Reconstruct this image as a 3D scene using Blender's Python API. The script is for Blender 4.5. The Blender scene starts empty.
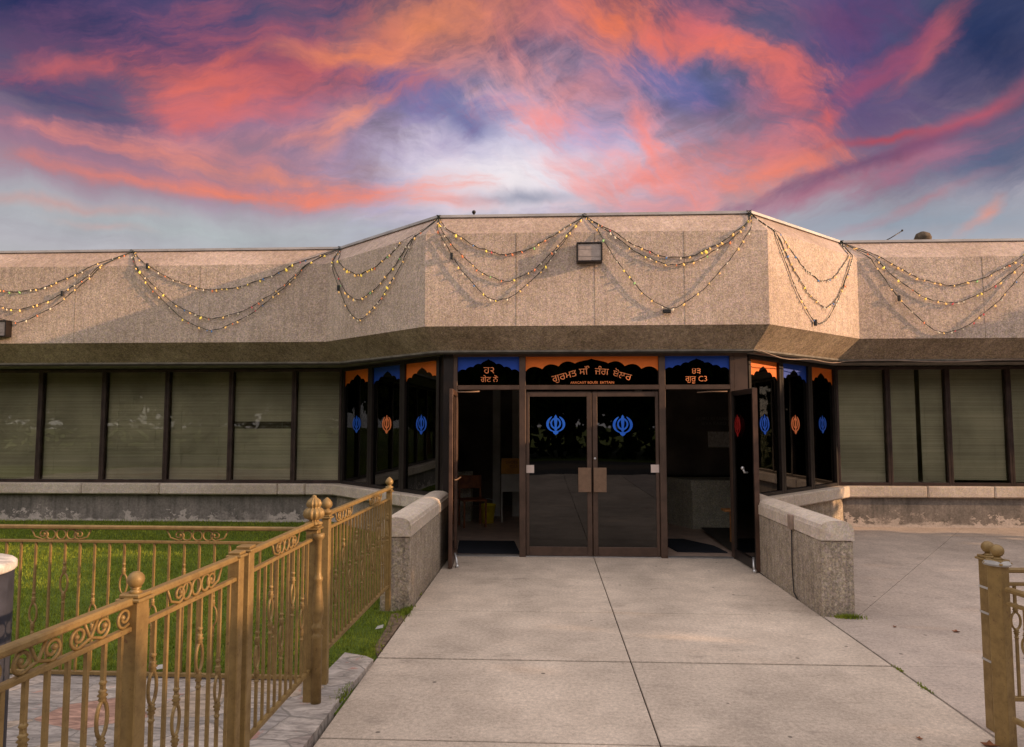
import bpy, math, random
from mathutils import Vector, Matrix
random.seed(7)
R = math.radians
scene = bpy.context.scene
col = scene.collection

# ------------------------------------------------------------------ materials
def new_mat(name):
    m = bpy.data.materials.new(name); m.use_nodes = True
    nt = m.node_tree; nt.nodes.clear()
    out = nt.nodes.new('ShaderNodeOutputMaterial')
    return m, nt, out
class NT:
    def __init__(s, nt): s.nt = nt
    def n(s, t, **k):
        nd = s.nt.nodes.new(t)
        for a, b in k.items(): setattr(nd, a, b)
        return nd
    def setin(s, sock, v):
        if hasattr(v, 'is_linked') or isinstance(v, bpy.types.NodeSocket): s.nt.links.new(v, sock)
        else:
            if isinstance(v, (tuple, list)) and len(v) == 3 and sock.type == 'RGBA': v = (*v, 1)
            sock.default_value = v
    def pos(s): return s.n('ShaderNodeNewGeometry').outputs['Position']
    def scale(s, vec, sc, rot=(0,0,0), loc=(0,0,0)):
        m = s.n('ShaderNodeMapping'); s.setin(m.inputs[0], vec)
        m.inputs['Scale'].default_value = sc; m.inputs['Rotation'].default_value = rot; m.inputs['Location'].default_value = loc
        return m.outputs[0]
    def noise(s, vec, scale=5, detail=3, rough=.55, dist=0, color=False):
        m = s.n('ShaderNodeTexNoise'); s.setin(m.inputs['Vector'], vec)
        m.inputs['Scale'].default_value = scale; m.inputs['Detail'].default_value = detail
        m.inputs['Roughness'].default_value = rough; m.inputs['Distortion'].default_value = dist
        return m.outputs['Color' if color else 'Fac']
    def vor(s, vec, scale, feature='F1', out='Distance', rnd=1.0):
        m = s.n('ShaderNodeTexVoronoi', feature=feature); s.setin(m.inputs['Vector'], vec)
        m.inputs['Scale'].default_value = scale; m.inputs['Randomness'].default_value = rnd
        return m.outputs[out]
    def ramp(s, v, a, b, lo=0., hi=1., smooth=True):
        m = s.n('ShaderNodeMapRange', interpolation_type='SMOOTHSTEP' if smooth else 'LINEAR')
        s.setin(m.inputs[0], v); m.inputs[1].default_value = a; m.inputs[2].default_value = b
        m.inputs[3].default_value = lo; m.inputs[4].default_value = hi
        return m.outputs[0]
    def math(s, op, a, b=0., c=None):
        m = s.n('ShaderNodeMath', operation=op); s.setin(m.inputs[0], a); s.setin(m.inputs[1], b)
        if c is not None: s.setin(m.inputs[2], c)
        return m.outputs[0]
    def mix(s, f, a, b, mode='MIX'):
        m = s.n('ShaderNodeMix', data_type='RGBA', blend_type=mode)
        s.setin(m.inputs[0], f); s.setin(m.inputs[6], a); s.setin(m.inputs[7], b)
        return m.outputs[2]
    def sep(s, v):
        m = s.n('ShaderNodeSeparateXYZ'); s.setin(m.inputs[0], v); return m.outputs
    def comb(s, x, y, z):
        m = s.n('ShaderNodeCombineXYZ')
        for i, v in enumerate((x, y, z)): s.setin(m.inputs[i], v)
        return m.outputs[0]
    def bump(s, h, strength=.3, dist=.01):
        m = s.n('ShaderNodeBump'); s.setin(m.inputs['Height'], h)
        m.inputs['Strength'].default_value = strength; m.inputs['Distance'].default_value = dist
        return m.outputs[0]
    def bsdf(s, color, rough=.8, metal=0, normal=None, spec=.5, emit=None, es=0, sub=None):
        m = s.n('ShaderNodeBsdfPrincipled'); s.setin(m.inputs['Base Color'], color)
        s.setin(m.inputs['Roughness'], rough); m.inputs['Metallic'].default_value = metal
        m.inputs['Specular IOR Level'].default_value = spec
        if normal is not None: s.setin(m.inputs['Normal'], normal)
        if emit: m.inputs['Emission Color'].default_value = (*emit, 1); m.inputs['Emission Strength'].default_value = es
        return m.outputs[0]

def simple(name, c, rough=.7, metal=0, var=.25, scale=8, spec=.4, bump=0.):
    m, nt, out = new_mat(name); g = NT(nt); p = g.pos()
    n = g.noise(p, scale, 4, .6)
    k = g.ramp(n, .3, .7, 1-var, 1+var)
    c2 = g.mix(1., c, g.comb(k, k, k), 'MULTIPLY')
    nrm = g.bump(g.noise(p, scale*12, 3), bump, .004) if bump else None
    nt.links.new(g.bsdf(c2, rough, metal, nrm, spec), out.inputs[0]); return m

def fascia_mat(name, c1, c2, streak=.3, rust=0.2, speck=.35):
    m, nt, out = new_mat(name); g = NT(nt); p = g.pos()
    fine = g.noise(p, 70, 3, .75); med = g.noise(p, 9, 4, .6); big = g.noise(p, .9, 3, .5)
    c = g.mix(g.ramp(med, .3, .7), c1, c2)
    k = g.ramp(fine, .33, .67, 1-speck, 1+speck, False)
    c = g.mix(1., c, g.comb(k, k, k), 'MULTIPLY')
    stv = g.noise(g.scale(p, (22, 22, .9)), 1, 4, .65)
    k = g.ramp(stv, .35, .75, 1., 1-streak)
    c = g.mix(1., c, g.comb(k, k, k), 'MULTIPLY')
    k = g.ramp(big, .35, .65, 1-rust, 1+rust*.6)
    c = g.mix(1., c, g.comb(k, g.math('POWER', k, 1.1), g.math('POWER', k, 1.25)), 'MULTIPLY')
    pc = g.sep(g.vor(p, 62, 'F1', 'Color')); dk = g.ramp(pc[0], .0, 1., 1-speck*.75, 1+speck*.75, False)
    c = g.mix(1., c, g.comb(dk, g.math('MULTIPLY', dk, g.ramp(pc[1], 0, 1, .96, 1.03)), g.math('MULTIPLY', dk, g.ramp(pc[2], 0, 1, .88, 1.06))), 'MULTIPLY')
    nt.links.new(g.bsdf(c, .9, 0, g.bump(g.math('ADD', fine, g.math('MULTIPLY', stv, .6)), .6, .012), .25), out.inputs[0]); return m

def paving_mat(name, c1, c2, spots=True):
    m, nt, out = new_mat(name); g = NT(nt); p = g.pos()
    fine = g.noise(p, 110, 4, .8); med = g.noise(p, 3.2, 6, .62); big = g.noise(g.scale(p, (.7, .35, 1)), 1.1, 3, .5)
    c = g.mix(g.ramp(med, .32, .68), c1, c2)
    gr = g.noise(p, 38, 3, .7); fk = g.math('ADD', g.math('MULTIPLY', fine, .5), g.math('MULTIPLY', gr, .5)); k = g.ramp(fk, .34, .66, .66, 1.34, False)
    c = g.mix(1., c, g.comb(k, k, k), 'MULTIPLY')
    k = g.ramp(big, .35, .65, .84, 1.1)
    c = g.mix(1., c, g.comb(k, k, g.math('MULTIPLY', k, .99)), 'MULTIPLY')
    if spots:
        d = g.vor(g.scale(p, (1, 1, 1), loc=(.3, .1, 0)), 3.1)
        s = g.ramp(d, .034, .056, .35, 1.)
        c = g.mix(1., c, g.comb(s, s, s), 'MULTIPLY')
        st = g.ramp(g.noise(g.scale(p, (1, 2.6, 1)), 2.3, 5, .7), .56, .74, 1., .74)
        c = g.mix(1., c, g.comb(st, st, st), 'MULTIPLY')
        cr = g.vor(g.scale(g.mix(.25, p, g.noise(p, 3, 4, .6, color=True)), (.55, .5, .5)), 1.4, 'DISTANCE_TO_EDGE')
        ck = g.ramp(cr, .0, .003, .90, 1.)
        c = g.mix(1., c, g.comb(ck, ck, ck), 'MULTIPLY')
    wv_ = g.ramp(g.noise(g.scale(p, (1, 1, 1), loc=(4, 2, 0)), 1.1, 7, .72), .5, .7, 1., .84); c = g.mix(1., c, g.comb(wv_, wv_, wv_), 'MULTIPLY')
    nt.links.new(g.bsdf(c, .88, 0, g.bump(fk, .7, .006), .3), out.inputs[0]); return m

M = {}
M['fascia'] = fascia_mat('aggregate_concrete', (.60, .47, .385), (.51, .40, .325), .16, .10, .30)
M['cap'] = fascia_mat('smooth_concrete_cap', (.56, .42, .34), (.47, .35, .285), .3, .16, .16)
M['eave'] = fascia_mat('shaded_stained_concrete', (.42, .325, .23), (.33, .255, .18), .35, .2, .34)  # darker than the fascia: staining plus underside shading put into the colour
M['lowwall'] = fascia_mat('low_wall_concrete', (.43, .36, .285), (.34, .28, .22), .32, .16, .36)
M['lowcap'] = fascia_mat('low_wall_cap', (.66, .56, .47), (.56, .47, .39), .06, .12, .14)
M['walk'] = paving_mat('walkway_concrete', (.62, .515, .42), (.51, .42, .34))
M['apron'] = paving_mat('apron_concrete', (.55, .455, .385), (.46, .38, .325))
M['joint'] = simple('joint_dirt', (.035, .028, .02), .95)
M['coping'] = simple('pale_metal_coping', (.42, .40, .39), .6, .2, .15, 3)
M['mullion'] = simple('bronze_frame', (.055, .035, .03), .45, .4, .3, 6)
M['doorframe'] = simple('bronze_door_frame', (.088, .055, .040), .5, .3, .2, 6)
M['darkframe'] = simple('dark_bronze', (.022, .016, .014), .4, .3, .2, 6)
M['leafframe'] = simple('brown_leaf_frame', (.085, .045, .03), .5, .2, .3, 6)
M['plate'] = simple('push_plate_metal', (.20, .125, .08), .5, .2, .12, 20)
M['stick'] = simple('pale_sticker', (.55, .45, .40), .6, 0, .1)
M['orange'] = simple('orange_film', (.80, .17, .012), .5, 0, .06, 4)
M['blue'] = simple('blue_film', (.004, .055, .40), .5, 0, .06, 4)
M['brightblue'] = simple('bright_blue_vinyl', (.008, .12, .66), .5, 0, .05, 4)
M['bluevinyl'] = simple('blue_vinyl', (.006, .085, .52), .5, 0, .05, 4)
M['orangevinyl'] = simple('orange_vinyl', (.72, .19, .06), .5, 0, .05, 4)
M['redvinyl'] = simple('red_vinyl', (.32, .012, .01), .5, 0, .05, 4)
M['letters'] = simple('salmon_letters', (.88, .29, .10), .6, 0, .25, 40)
M['dimletters'] = simple('dim_letters', (.30, .27, .24), .6, 0, .1)
M['silver'] = simple('silver_metal', (.6, .6, .6), .35, .8, .1)
M['black'] = simple('black_plastic', (.012, .012, .012), .5)
M['mat'] = simple('doormat_fabric', (.016, .018, .024), .95, 0, .4, 90, .2, .4)
M['tile'] = simple('lobby_floor', (.40, .29, .23), .45, 0, .2, 5, .4)
M['lobby'] = simple('lobby_wall', (.16, .13, .11), .8, 0, .3, 1.5)
M['lobbylite'] = simple('lobby_partition', (.42, .42, .39), .7, 0, .15, 3)
M['planter'] = fascia_mat('lobby_planter_concrete', (.55, .54, .45), (.45, .45, .38), .1, .1, .3)
M['paper'] = simple('paper_notice', (.85, .83, .8), .8, 0, .2, 30)
M['yellow'] = simple('yellow_plastic', (.95, .80, .03), .5, 0, .1)
M['signboard'] = simple('ochre_signboard', (.45, .22, .03), .6, 0, .2)
M['wood'] = simple('brown_wood', (.22, .075, .025), .6, 0, .3, 15)
M['lightwood'] = simple('orange_wood', (.50, .22, .07), .6, 0, .3, 15)
M['ceiling'] = simple('ceiling_grey', (.20, .18, .15), .9)
M['roofing'] = simple('roof_gravel', (.25, .24, .23), .95, 0, .4, 40)
M['wire'] = simple('dark_green_wire', (.028, .034, .024), .6)
M['lens'] = simple('lamp_lens', (.36, .29, .25), .25, 0, .2, 12, .6)
M['binwall'] = simple('blue_grey_plastic', (.042, .045, .062), .55, 0, .25, 9, .4, .2)
M['bintop'] = simple('weathered_white_top', (.58, .54, .50), .8, 0, .35, 14)
M['tape'] = simple('white_tape', (.42, .40, .37), .5)
M['trunk'] = simple('bark', (.10, .075, .05), .95, 0, .4, 12, .2, .6)
M['soil'] = simple('bare_soil', (.16, .11, .07), .95, 0, .4, 20)
M['leafred'] = simple('dry_leaf', (.20, .075, .03), .8, 0, .4, 30)
M['asphalt'] = simple('asphalt', (.055, .053, .05), .9, 0, .2, 30, .3, .3)
M['cable'] = simple('grey_cable', (.30, .22, .17), .6)
M['planks'] = simple('rusty_plate', (.15, .075, .045), .8, .2, .4, 40)

def gold_mat():
    m, nt, out = new_mat('gold_brown_paint'); g = NT(nt); p = g.pos()
    n = g.noise(p, 14, 5, .7)
    c = g.mix(g.ramp(n, .35, .7), (.29, .19, .066), (.20, .125, .042))
    w = g.math('MAXIMUM', g.ramp(g.noise(p, 55, 4, .7), .62, .70), g.ramp(g.noise(p, 17, 6, .75), .62, .68))
    c = g.mix(g.math('MULTIPLY', w, .7), c, (.12, .05, .022))
    nt.links.new(g.bsdf(c, g.ramp(n, .3, .7, .42, .6), .15, g.bump(g.noise(p, 90, 3), .25, .002), .5), out.inputs[0]); return m
M['gold'] = gold_mat()

def basewall_mat():
    m, nt, out = new_mat('peeling_base_wall'); g = NT(nt); p = g.pos(); s = g.sep(p)
    n = g.noise(p, 2.6, 6, .62, .4); n2 = g.noise(p, 30, 4, .7)
    c = g.mix(g.ramp(n, .35, .65), (.27, .235, .205), (.18, .16, .14))
    k = g.ramp(n2, .3, .7, .8, 1.2); c = g.mix(1., c, g.comb(k, k, k), 'MULTIPLY')
    ver = g.noise(g.scale(p, (14, 14, 1.2)), 1, 4, .6); k = g.ramp(ver, .4, .75, 1., .68)
    c = g.mix(1., c, g.comb(k, k, k), 'MULTIPLY')
    h = g.ramp(s[2], .10, .52, .13, -.17, False)
    pn = g.noise(g.scale(p, (1, 1, 1.3)), 6.5, 8, .74, .1)
    pm = g.ramp(g.math('ADD', pn, h), .565, .585)
    gate = g.ramp(g.noise(g.scale(p, (1, 1, .2)), .9, 2, .5), .40, .5, .0, 1.)
    low = g.ramp(g.math('ADD', s[2], g.math('MULTIPLY', g.noise(p, 7, 5), .10)), .20, .16)
    pm = g.math('MAXIMUM', g.math('MULTIPLY', pm, gate), low)
    c = g.mix(g.math('MULTIPLY', pm, g.ramp(n2, .25, .7, .6, 1.)), c, (.60, .52, .46))
    nt.links.new(g.bsdf(c, .9, 0, g.bump(g.math('ADD', n2, pm), .5, .006), .25), out.inputs[0]); return m
M['base'] = basewall_mat()

def glass_mat(name, tint, ior=1.5, rough=.012, boost=1.0):
    m, nt, out = new_mat(name); g = NT(nt)
    tr = g.n('ShaderNodeBsdfTransparent'); tr.inputs[0].default_value = (*tint, 1)
    gl = g.n('ShaderNodeBsdfGlossy'); gl.inputs['Roughness'].default_value = rough
    gl.inputs['Color'].default_value = (.95, .95, .95, 1)
    wob = g.bump(g.noise(g.pos(), 1.1, 2, .4), .06, .03); nt.links.new(wob, gl.inputs['Normal'])
    fr = g.n('ShaderNodeFresnel'); fr.inputs[0].default_value = ior
    mx = g.n('ShaderNodeMixShader')
    nt.links.new(g.math('MULTIPLY', fr.outputs[0], boost), mx.inputs[0]); nt.links.new(tr.outputs[0], mx.inputs[1]); nt.links.new(gl.outputs[0], mx.inputs[2])
    nt.links.new(mx.outputs[0], out.inputs[0]); return m
M['glass'] = glass_mat('bronze_tinted_glass', (.88, .865, .80), 1.45)
M['doorglass'] = glass_mat('dark_tinted_glass', (.10, .085, .07), 1.62)

def blind_mat():
    m, nt, out = new_mat('venetian_blind_slats'); g = NT(nt); p = g.pos(); s = g.sep(p)
    n = g.noise(g.scale(p, (.25, .25, 42)), 1, 3, .7); n2 = g.noise(p, 1.3, 3, .5)
    c = g.mix(g.ramp(n, .3, .7), (.74, .74, .65), (.55, .55, .48))  # darker bands paint the shading between slats into the colour
    k = g.ramp(n2, .3, .7, .8, 1.15); c = g.mix(1., c, g.comb(k, k, k), 'MULTIPLY')
    nt.links.new(g.bsdf(c, .6, 0, None, .3), out.inputs[0]); return m
M['blind'] = blind_mat()

def grass_ground():
    m, nt, out = new_mat('lawn_turf'); g = NT(nt); p = g.pos()
    n = g.noise(p, 2.2, 5, .6); f = g.noise(p, 60, 4, .8)
    c = g.mix(g.ramp(n, .3, .7), (.13, .18, .022), (.09, .13, .016))
    k = g.ramp(f, .3, .7, .4, 1.5); c = g.mix(1., c, g.comb(k, k, k), 'MULTIPLY')
    d = g.ramp(g.noise(p, 5, 5, .7), .62, .72); c = g.mix(g.math('MULTIPLY', d, .5), c, (.15, .11, .045))
    nt.links.new(g.bsdf(c, .9, 0, g.bump(f, .8, .02), .2), out.inputs[0]); return m
M['turf'] = grass_ground()
def blade_mat(name, a, b, sc=3):
    m, nt, out = new_mat(name); g = NT(nt); p = g.pos()
    n = g.noise(p, sc, 4, .6); f = g.noise(p, 25, 2, .5)
    c = g.mix(g.ramp(n, .35, .65), a, b); k = g.ramp(f, .3, .7, .6, 1.5)
    c = g.mix(1., c, g.comb(k, k, g.math('MULTIPLY', k, .8)), 'MULTIPLY')
    d = g.n('ShaderNodeBsdfDiffuse'); nt.links.new(c, d.inputs[0])
    t = g.n('ShaderNodeBsdfTranslucent'); nt.links.new(c, t.inputs[0])
    mx = g.n('ShaderNodeMixShader'); mx.inputs[0].default_value = .3
    nt.links.new(d.outputs[0], mx.inputs[1]); nt.links.new(t.outputs[0], mx.inputs[2]); nt.links.new(mx.outputs[0], out.inputs[0]); return m
M['blade'] = blade_mat('grass_blades', (.27, .31, .055), (.17, .225, .038))
M['leaf'] = blade_mat('tree_leaves', (.045, .075, .015), (.03, .05, .012), .8)

def flag_mat():
    m, nt, out = new_mat('flagstone_paving'); g = NT(nt); p = g.pos()
    q = g.mix(.12, p, g.noise(p, 2.5, 3, .5, color=True))
    q = g.scale(q, (1, 1.25, .01))
    cc = g.vor(q, 2.3, 'F1', 'Color'); sc = g.sep(cc)
    e = g.vor(q, 2.3, 'DISTANCE_TO_EDGE')
    base = g.mix(g.ramp(sc[0], .2, .8), (.44, .38, .33), (.33, .295, .27))
    base = g.mix(g.ramp(sc[1], .72, .8), base, (.40, .32, .25))
    base = g.mix(g.ramp(sc[2], .84, .9), base, (.42, .25, .19))
    v = g.noise(g.scale(p, (1.4, 5, 3), rot=(0, 0, .5)), 2.6, 7, .72, 2.2); k = g.ramp(v, .3, .7, .5, 1.42)
    base = g.mix(1., base, g.comb(k, k, k), 'MULTIPLY')
    red = g.ramp(g.noise(p, 5.5, 5, .7), .63, .68)
    base = g.mix(g.math('MULTIPLY', red, .5), base, (.45, .14, .09))
    c = g.mix(g.ramp(e, .003, .014), (.24, .215, .19), base)
    nt.links.new(g.bsdf(c, .75, 0, g.bump(g.math('ADD', g.ramp(e, 0, .03), g.math('MULTIPLY', v, .4)), .5, .012), .35), out.inputs[0]); return m
M['flag'] = flag_mat()

BULB = {}
for nm, c, e in (('amber', (.98, .55, .15), .50), ('orange', (.95, .27, .10), .15), ('yellow', (.98, .68, .10), .5),
                 ('red', (.85, .13, .13), .12), ('blue', (.10, .25, .55), .06), ('green', (.30, .60, .20), .10), ('clear', (.85, .72, .52), .10)):
    m, nt, out = new_mat('bulb_' + nm); g = NT(nt)
    nt.links.new(g.bsdf(c, .25, 0, None, .5, c, e), out.inputs[0]); BULB[nm] = m

# ------------------------------------------------------------------ mesh building
class MB:
    def __init__(s): s.v = []; s.f = []; s.smooth = []
    def add(s, vs, fs, smooth=False):
        o = len(s.v); s.v += [tuple(v) for v in vs]
        for f in fs: s.f.append(tuple(o + i for i in f)); s.smooth.append(smooth)
        return s
    def box(s, x0, x1, y0, y1, z0, z1, b=0.):
        if x0 > x1: x0, x1 = x1, x0
        if y0 > y1: y0, y1 = y1, y0
        if z0 > z1: z0, z1 = z1, z0
        if b <= 0:
            vs = [(x, y, z) for z in (z0, z1) for y in (y0, y1) for x in (x0, x1)]
            return s.add(vs, [(0, 2, 3, 1), (4, 5, 7, 6), (0, 1, 5, 4), (2, 6, 7, 3), (0, 4, 6, 2), (1, 3, 7, 5)])
        b = min(b, (x1-x0)*.45, (y1-y0)*.45, (z1-z0)*.45)
        def ring(i, z): return [(x0+i, y0+b if i == 0 else y0+i, z)]
        L = []
        for z, i in ((z0, b), (z0+b, 0), (z1-b, 0), (z1, b)):
            xa, xb, ya, yb = x0+i, x1-i, y0+i, y1-i
            c = b - i if i == 0 else 0.0001
            L.append([(xa+c, ya, z), (xb-c, ya, z), (xb, ya+c, z), (xb, yb-c, z), (xb-c, yb, z), (xa+c, yb, z), (xa, yb-c, z), (xa, ya+c, z)])
        vs = [p for l in L for p in l]; fs = []
        for k in range(3):
            for i in range(8): fs.append((k*8+i, k*8+(i+1) % 8, (k+1)*8+(i+1) % 8, (k+1)*8+i))
        fs.append(tuple(range(7, -1, -1))); fs.append(tuple(24+i for i in range(8)))
        return s.add(vs, fs)
    def obox(s, a, b, w, z0, z1, bev=0., side=0.):
        """box along the ground line a->b, width w, shifted sideways by side"""
        a = Vector((a[0], a[1], 0)); b = Vector((b[0], b[1], 0)); d = (b-a); L = d.length; d.normalize(); n = Vector((-d.y, d.x, 0))
        m = MB(); m.box(0, L, side-w/2, side+w/2, z0, z1, bev)
        vs = [a + d*v[0] + n*v[1] + Vector((0, 0, v[2])) for v in m.v]
        return s.add(vs, m.f)
    def prism(s, pts, z0, z1):
        n = len(pts); vs = [(p[0], p[1], z0) for p in pts] + [(p[0], p[1], z1) for p in pts]
        fs = [tuple(range(n-1, -1, -1)), tuple(range(n, 2*n))] + [(i, (i+1) % n, n+(i+1) % n, n+i) for i in range(n)]
        return s.add(vs, fs)
    def tube(s, pts, r, n=6, closed=False, smooth=True, rs=None):
        pts = [Vector(p) for p in pts]; m = len(pts); vs = []; up = Vector((0, 0, 1))
        prev = None
        for i, p in enumerate(pts):
            if closed: t = pts[(i+1) % m] - pts[i-1]
            else: t = pts[min(i+1, m-1)] - pts[max(i-1, 0)]
            t.normalize()
            if prev is None:
                a = t.cross(up) if abs(t.z) < .95 else t.cross(Vector((1, 0, 0)))
            else: a = prev - t*prev.dot(t)
            if a.length < 1e-6: a = t.orthogonal()
            a.normalize(); prev = a; b = t.cross(a); rr = rs[i] if rs else r
            for k in range(n):
                an = 2*math.pi*k/n; vs.append(p + (a*math.cos(an) + b*math.sin(an))*rr)
        fs = []
        for i in range(m if closed else m-1):
            j = (i+1) % m
            for k in range(n): fs.append((i*n+k, i*n+(k+1) % n, j*n+(k+1) % n, j*n+k))
        if not closed: fs.append(tuple(range(n-1, -1, -1))); fs.append(tuple((m-1)*n+k for k in range(n)))
        return s.add(vs, fs, smooth)
    def lathe(s, prof, c=(0, 0, 0), n=16, smooth=True, flute=0, fa=0.):
        vs = []; m = len(prof)
        for r, z in prof:
            for k in range(n):
                an = 2*math.pi*k/n; rr = max(r, .0004)*(1 + (fa*math.cos(flute*an) if flute else 0))
                vs.append((c[0]+rr*math.cos(an), c[1]+rr*math.sin(an), c[2]+z))
        fs = [(i*n+k, i*n+(k+1) % n, (i+1)*n+(k+1) % n, (i+1)*n+k) for i in range(m-1) for k in range(n)]
        fs.append(tuple(range(n-1, -1, -1))); fs.append(tuple((m-1)*n+k for k in range(n)))
        return s.add(vs, fs, smooth)
    def ball(s, c, r, n=12, sz=1.):
        k = 8; return s.lathe([(r*math.sin(math.pi*i/k), -r*sz*math.cos(math.pi*i/k)) for i in range(k+1)], c, n)
    def xf(s, mat):
        s.v = [tuple(mat @ Vector(v)) for v in s.v]; return s
    def merge(s, o): return s.add(o.v, o.f) if not any(o.smooth) else s._m(o)
    def _m(s, o):
        k = len(s.v); s.v += o.v; s.f += [tuple(k+i for i in f) for f in o.f]; s.smooth += o.smooth; return s
    def mesh(s, name, mat):
        me = bpy.data.meshes.new(name); me.from_pydata(s.v, [], s.f); me.update()
        me.polygons.foreach_set('use_smooth', s.smooth)
        me.materials.append(mat); return me

def shift_of(o):
    v = Vector((0, 0, 0))
    while o: v += o.location; o = o.parent
    return v
def part(mb, name, mat, parent=None, world=True, label=None):
    """link mb as one mesh object; world=True: mb coordinates are world, moved into the parent's frame"""
    if world and parent is not None:
        sh = shift_of(parent); mb.v = [(v[0]-sh.x, v[1]-sh.y, v[2]-sh.z) for v in mb.v]
    o = bpy.data.objects.new(name, mb.mesh(name, M[mat] if isinstance(mat, str) else mat)); col.objects.link(o); o.parent = parent
    if label: o['label'] = label
    return o
def tag(o, label, cat, group=None):
    o['label'] = label; o['category'] = cat
    if group: o['group'] = group
    return o
def thing(name, label, cat, loc=(0, 0, 0), rz=0, group=None):
    o = bpy.data.objects.new(name, None); col.objects.link(o); o.location = loc; o.rotation_euler = (0, 0, rz); o.empty_display_size = .2
    return tag(o, label, cat, group)
def single(mb, name, mat, label, cat, base, group=None):
    """a thing that is one mesh, its origin at its base"""
    b = Vector(base); mb.v = [(v[0]-b.x, v[1]-b.y, v[2]-b.z) for v in mb.v]
    o = bpy.data.objects.new(name, mb.mesh(name, M[mat] if isinstance(mat, str) else mat)); col.objects.link(o); o.location = b
    return tag(o, label, cat, group)
def struct(mb, name, mat):
    o = bpy.data.objects.new(name, mb.mesh(name, M[mat])); col.objects.link(o); o['kind'] = 'structure'; return o
def copy_tree(o, parent=None):
    c = o.copy(); col.objects.link(c); c.parent = parent
    for ch in list(o.children): copy_tree(ch, c)
    return c

def text_mb(s, size, thick=.002):
    cu = bpy.data.curves.new('t', 'FONT'); cu.body = s; cu.size = size; cu.align_x = 'CENTER'; cu.extrude = thick/2; cu.resolution_u = 3
    ob = bpy.data.objects.new('t', cu); col.objects.link(ob)
    dg = bpy.context.evaluated_depsgraph_get(); dg.update()
    me = bpy.data.meshes.new_from_object(ob.evaluated_get(dg)); m = MB()
    m.add([tuple(v.co) for v in me.vertices], [tuple(p.vertices) for p in me.polygons])
    bpy.data.objects.remove(ob); bpy.data.meshes.remove(me); bpy.data.curves.remove(cu)
    return m
def face_matrix(origin, right, normal):
    """local x -> right, local y -> up, local z -> normal"""
    r = Vector(right).normalized(); n = Vector(normal).normalized(); u = Vector((0, 0, 1))
    return Matrix(((r.x, u.x, n.x, origin[0]), (r.y, u.y, n.y, origin[1]), (r.z, u.z, n.z, origin[2]), (0, 0, 0, 1)))

# ------------------------------------------------------------------ building outline
CX = .61; XL, XR = -17., 19.
def outline(o, wy=10.15, cy=8.6, hc=2.115, ho=3.86):
    k = .384*o
    return [(XL, wy+o), (CX-ho+k*0, wy+o) if False else (CX-ho+k, wy+o), (CX-hc+k, cy+o), (CX+hc-k, cy+o), (CX+ho-k, wy+o), (XR, wy+o)]
ZB, ZC, ZA, ZD = 4.07, 2.90, 4.36, 2.62
building = thing('temple_building', 'low aggregate concrete temple building with a projecting angled entrance under an evening sky', 'building', (CX, 9.1, 0))

def strip(p0, p1, q0, q1, z0, z1, t=.12):
    """slab between lower edge p0-p1 (z0) and upper edge q0-q1 (z1), t thick inwards"""
    a, b, c, d = Vector((*p0, z0)), Vector((*p1, z0)), Vector((*q1, z1)), Vector((*q0, z1))
    n = (b-a).cross(d-a).normalized()*t
    m = MB(); vs = [a, b, c, d, a-n, b-n, c-n, d-n]
    return m.add(vs, [(0, 1, 2, 3), (7, 6, 5, 4), (0, 4, 5, 1), (1, 5, 6, 2), (2, 6, 7, 3), (3, 7, 4, 0)])
oB, oA = outline(0), outline(.3)
for i in range(5):
    a, b = oB[i], oB[i+1]
    part(strip(a, b, a, b, ZC, ZB), 'fascia_panel', 'fascia', building)
    part(strip(oB[i], oB[i+1], oA[i], oA[i+1], ZB, ZA), 'parapet_cap', 'cap', building)
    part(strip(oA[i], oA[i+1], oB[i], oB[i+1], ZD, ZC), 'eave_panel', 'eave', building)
# thin vertical reveals (panel joints) on the fascia
m = MB()
for i, ts in ((0, (.28, .5, .72, .86)), (2, (.27, .5, .76)), (4, (.12, .3, .5, .7))):
    for t in ts:
        x = oB[i][0] + (oB[i+1][0]-oB[i][0])*t; y = oB[i][1]
        part(MB().box(x-.003, x+.003, y-.0025, y+.01, ZC+.003, ZB-.003), 'panel_joint', 'eave', building)
# coping
m = MB(); c0, c1 = outline(.27), outline(.42)
for i in range(5):
    m.add([(*c0[i], ZA+.002), (*c0[i+1], ZA+.002), (*c1[i+1], ZA+.002), (*c1[i], ZA+.002), (*c0[i], ZA+.035), (*c0[i+1], ZA+.035), (*c1[i+1], ZA+.035), (*c1[i], ZA+.035)],
          [(3, 2, 1, 0), (4, 5, 6, 7), (0, 1, 5, 4), (1, 2, 6, 5), (2, 3, 7, 6), (3, 0, 4, 7)])
part(m, 'coping', 'coping', building)
r = outline(.45); part(MB().prism(r + [(XR, 26), (XL, 26)], 4.0, 4.2), 'roof', 'roofing', building)
r = outline(.29); part(MB().prism(r + [(XR, 26), (XL, 26)], 2.605, 2.66), 'soffit', 'ceiling', building)
m = MB(); m.box(XL, XR, 25.9, 26.1, 0, 4.2); m.box(XL-.1, XL+.1, 11.4, 26, 0, 4.2); m.box(XR-.1, XR+.1, 11.4, 26, 0, 4.2)
part(m, 'rear_wall', 'fascia', building)
# dark drip flashing under the eave
m = MB(); d0, d1 = outline(.30), outline(.36)
for i in range(5):
    m.add([(*d0[i], 2.585), (*d0[i+1], 2.585), (*d1[i+1], 2.585), (*d1[i], 2.585), (*d0[i], 2.604), (*d0[i+1], 2.604), (*d1[i+1], 2.604), (*d1[i], 2.604)],
          [(3, 2, 1, 0), (4, 5, 6, 7), (0, 1, 5, 4), (1, 2, 6, 5), (2, 3, 7, 6), (3, 0, 4, 7)])
part(m, 'drip_edge', 'joint', building)

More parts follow.
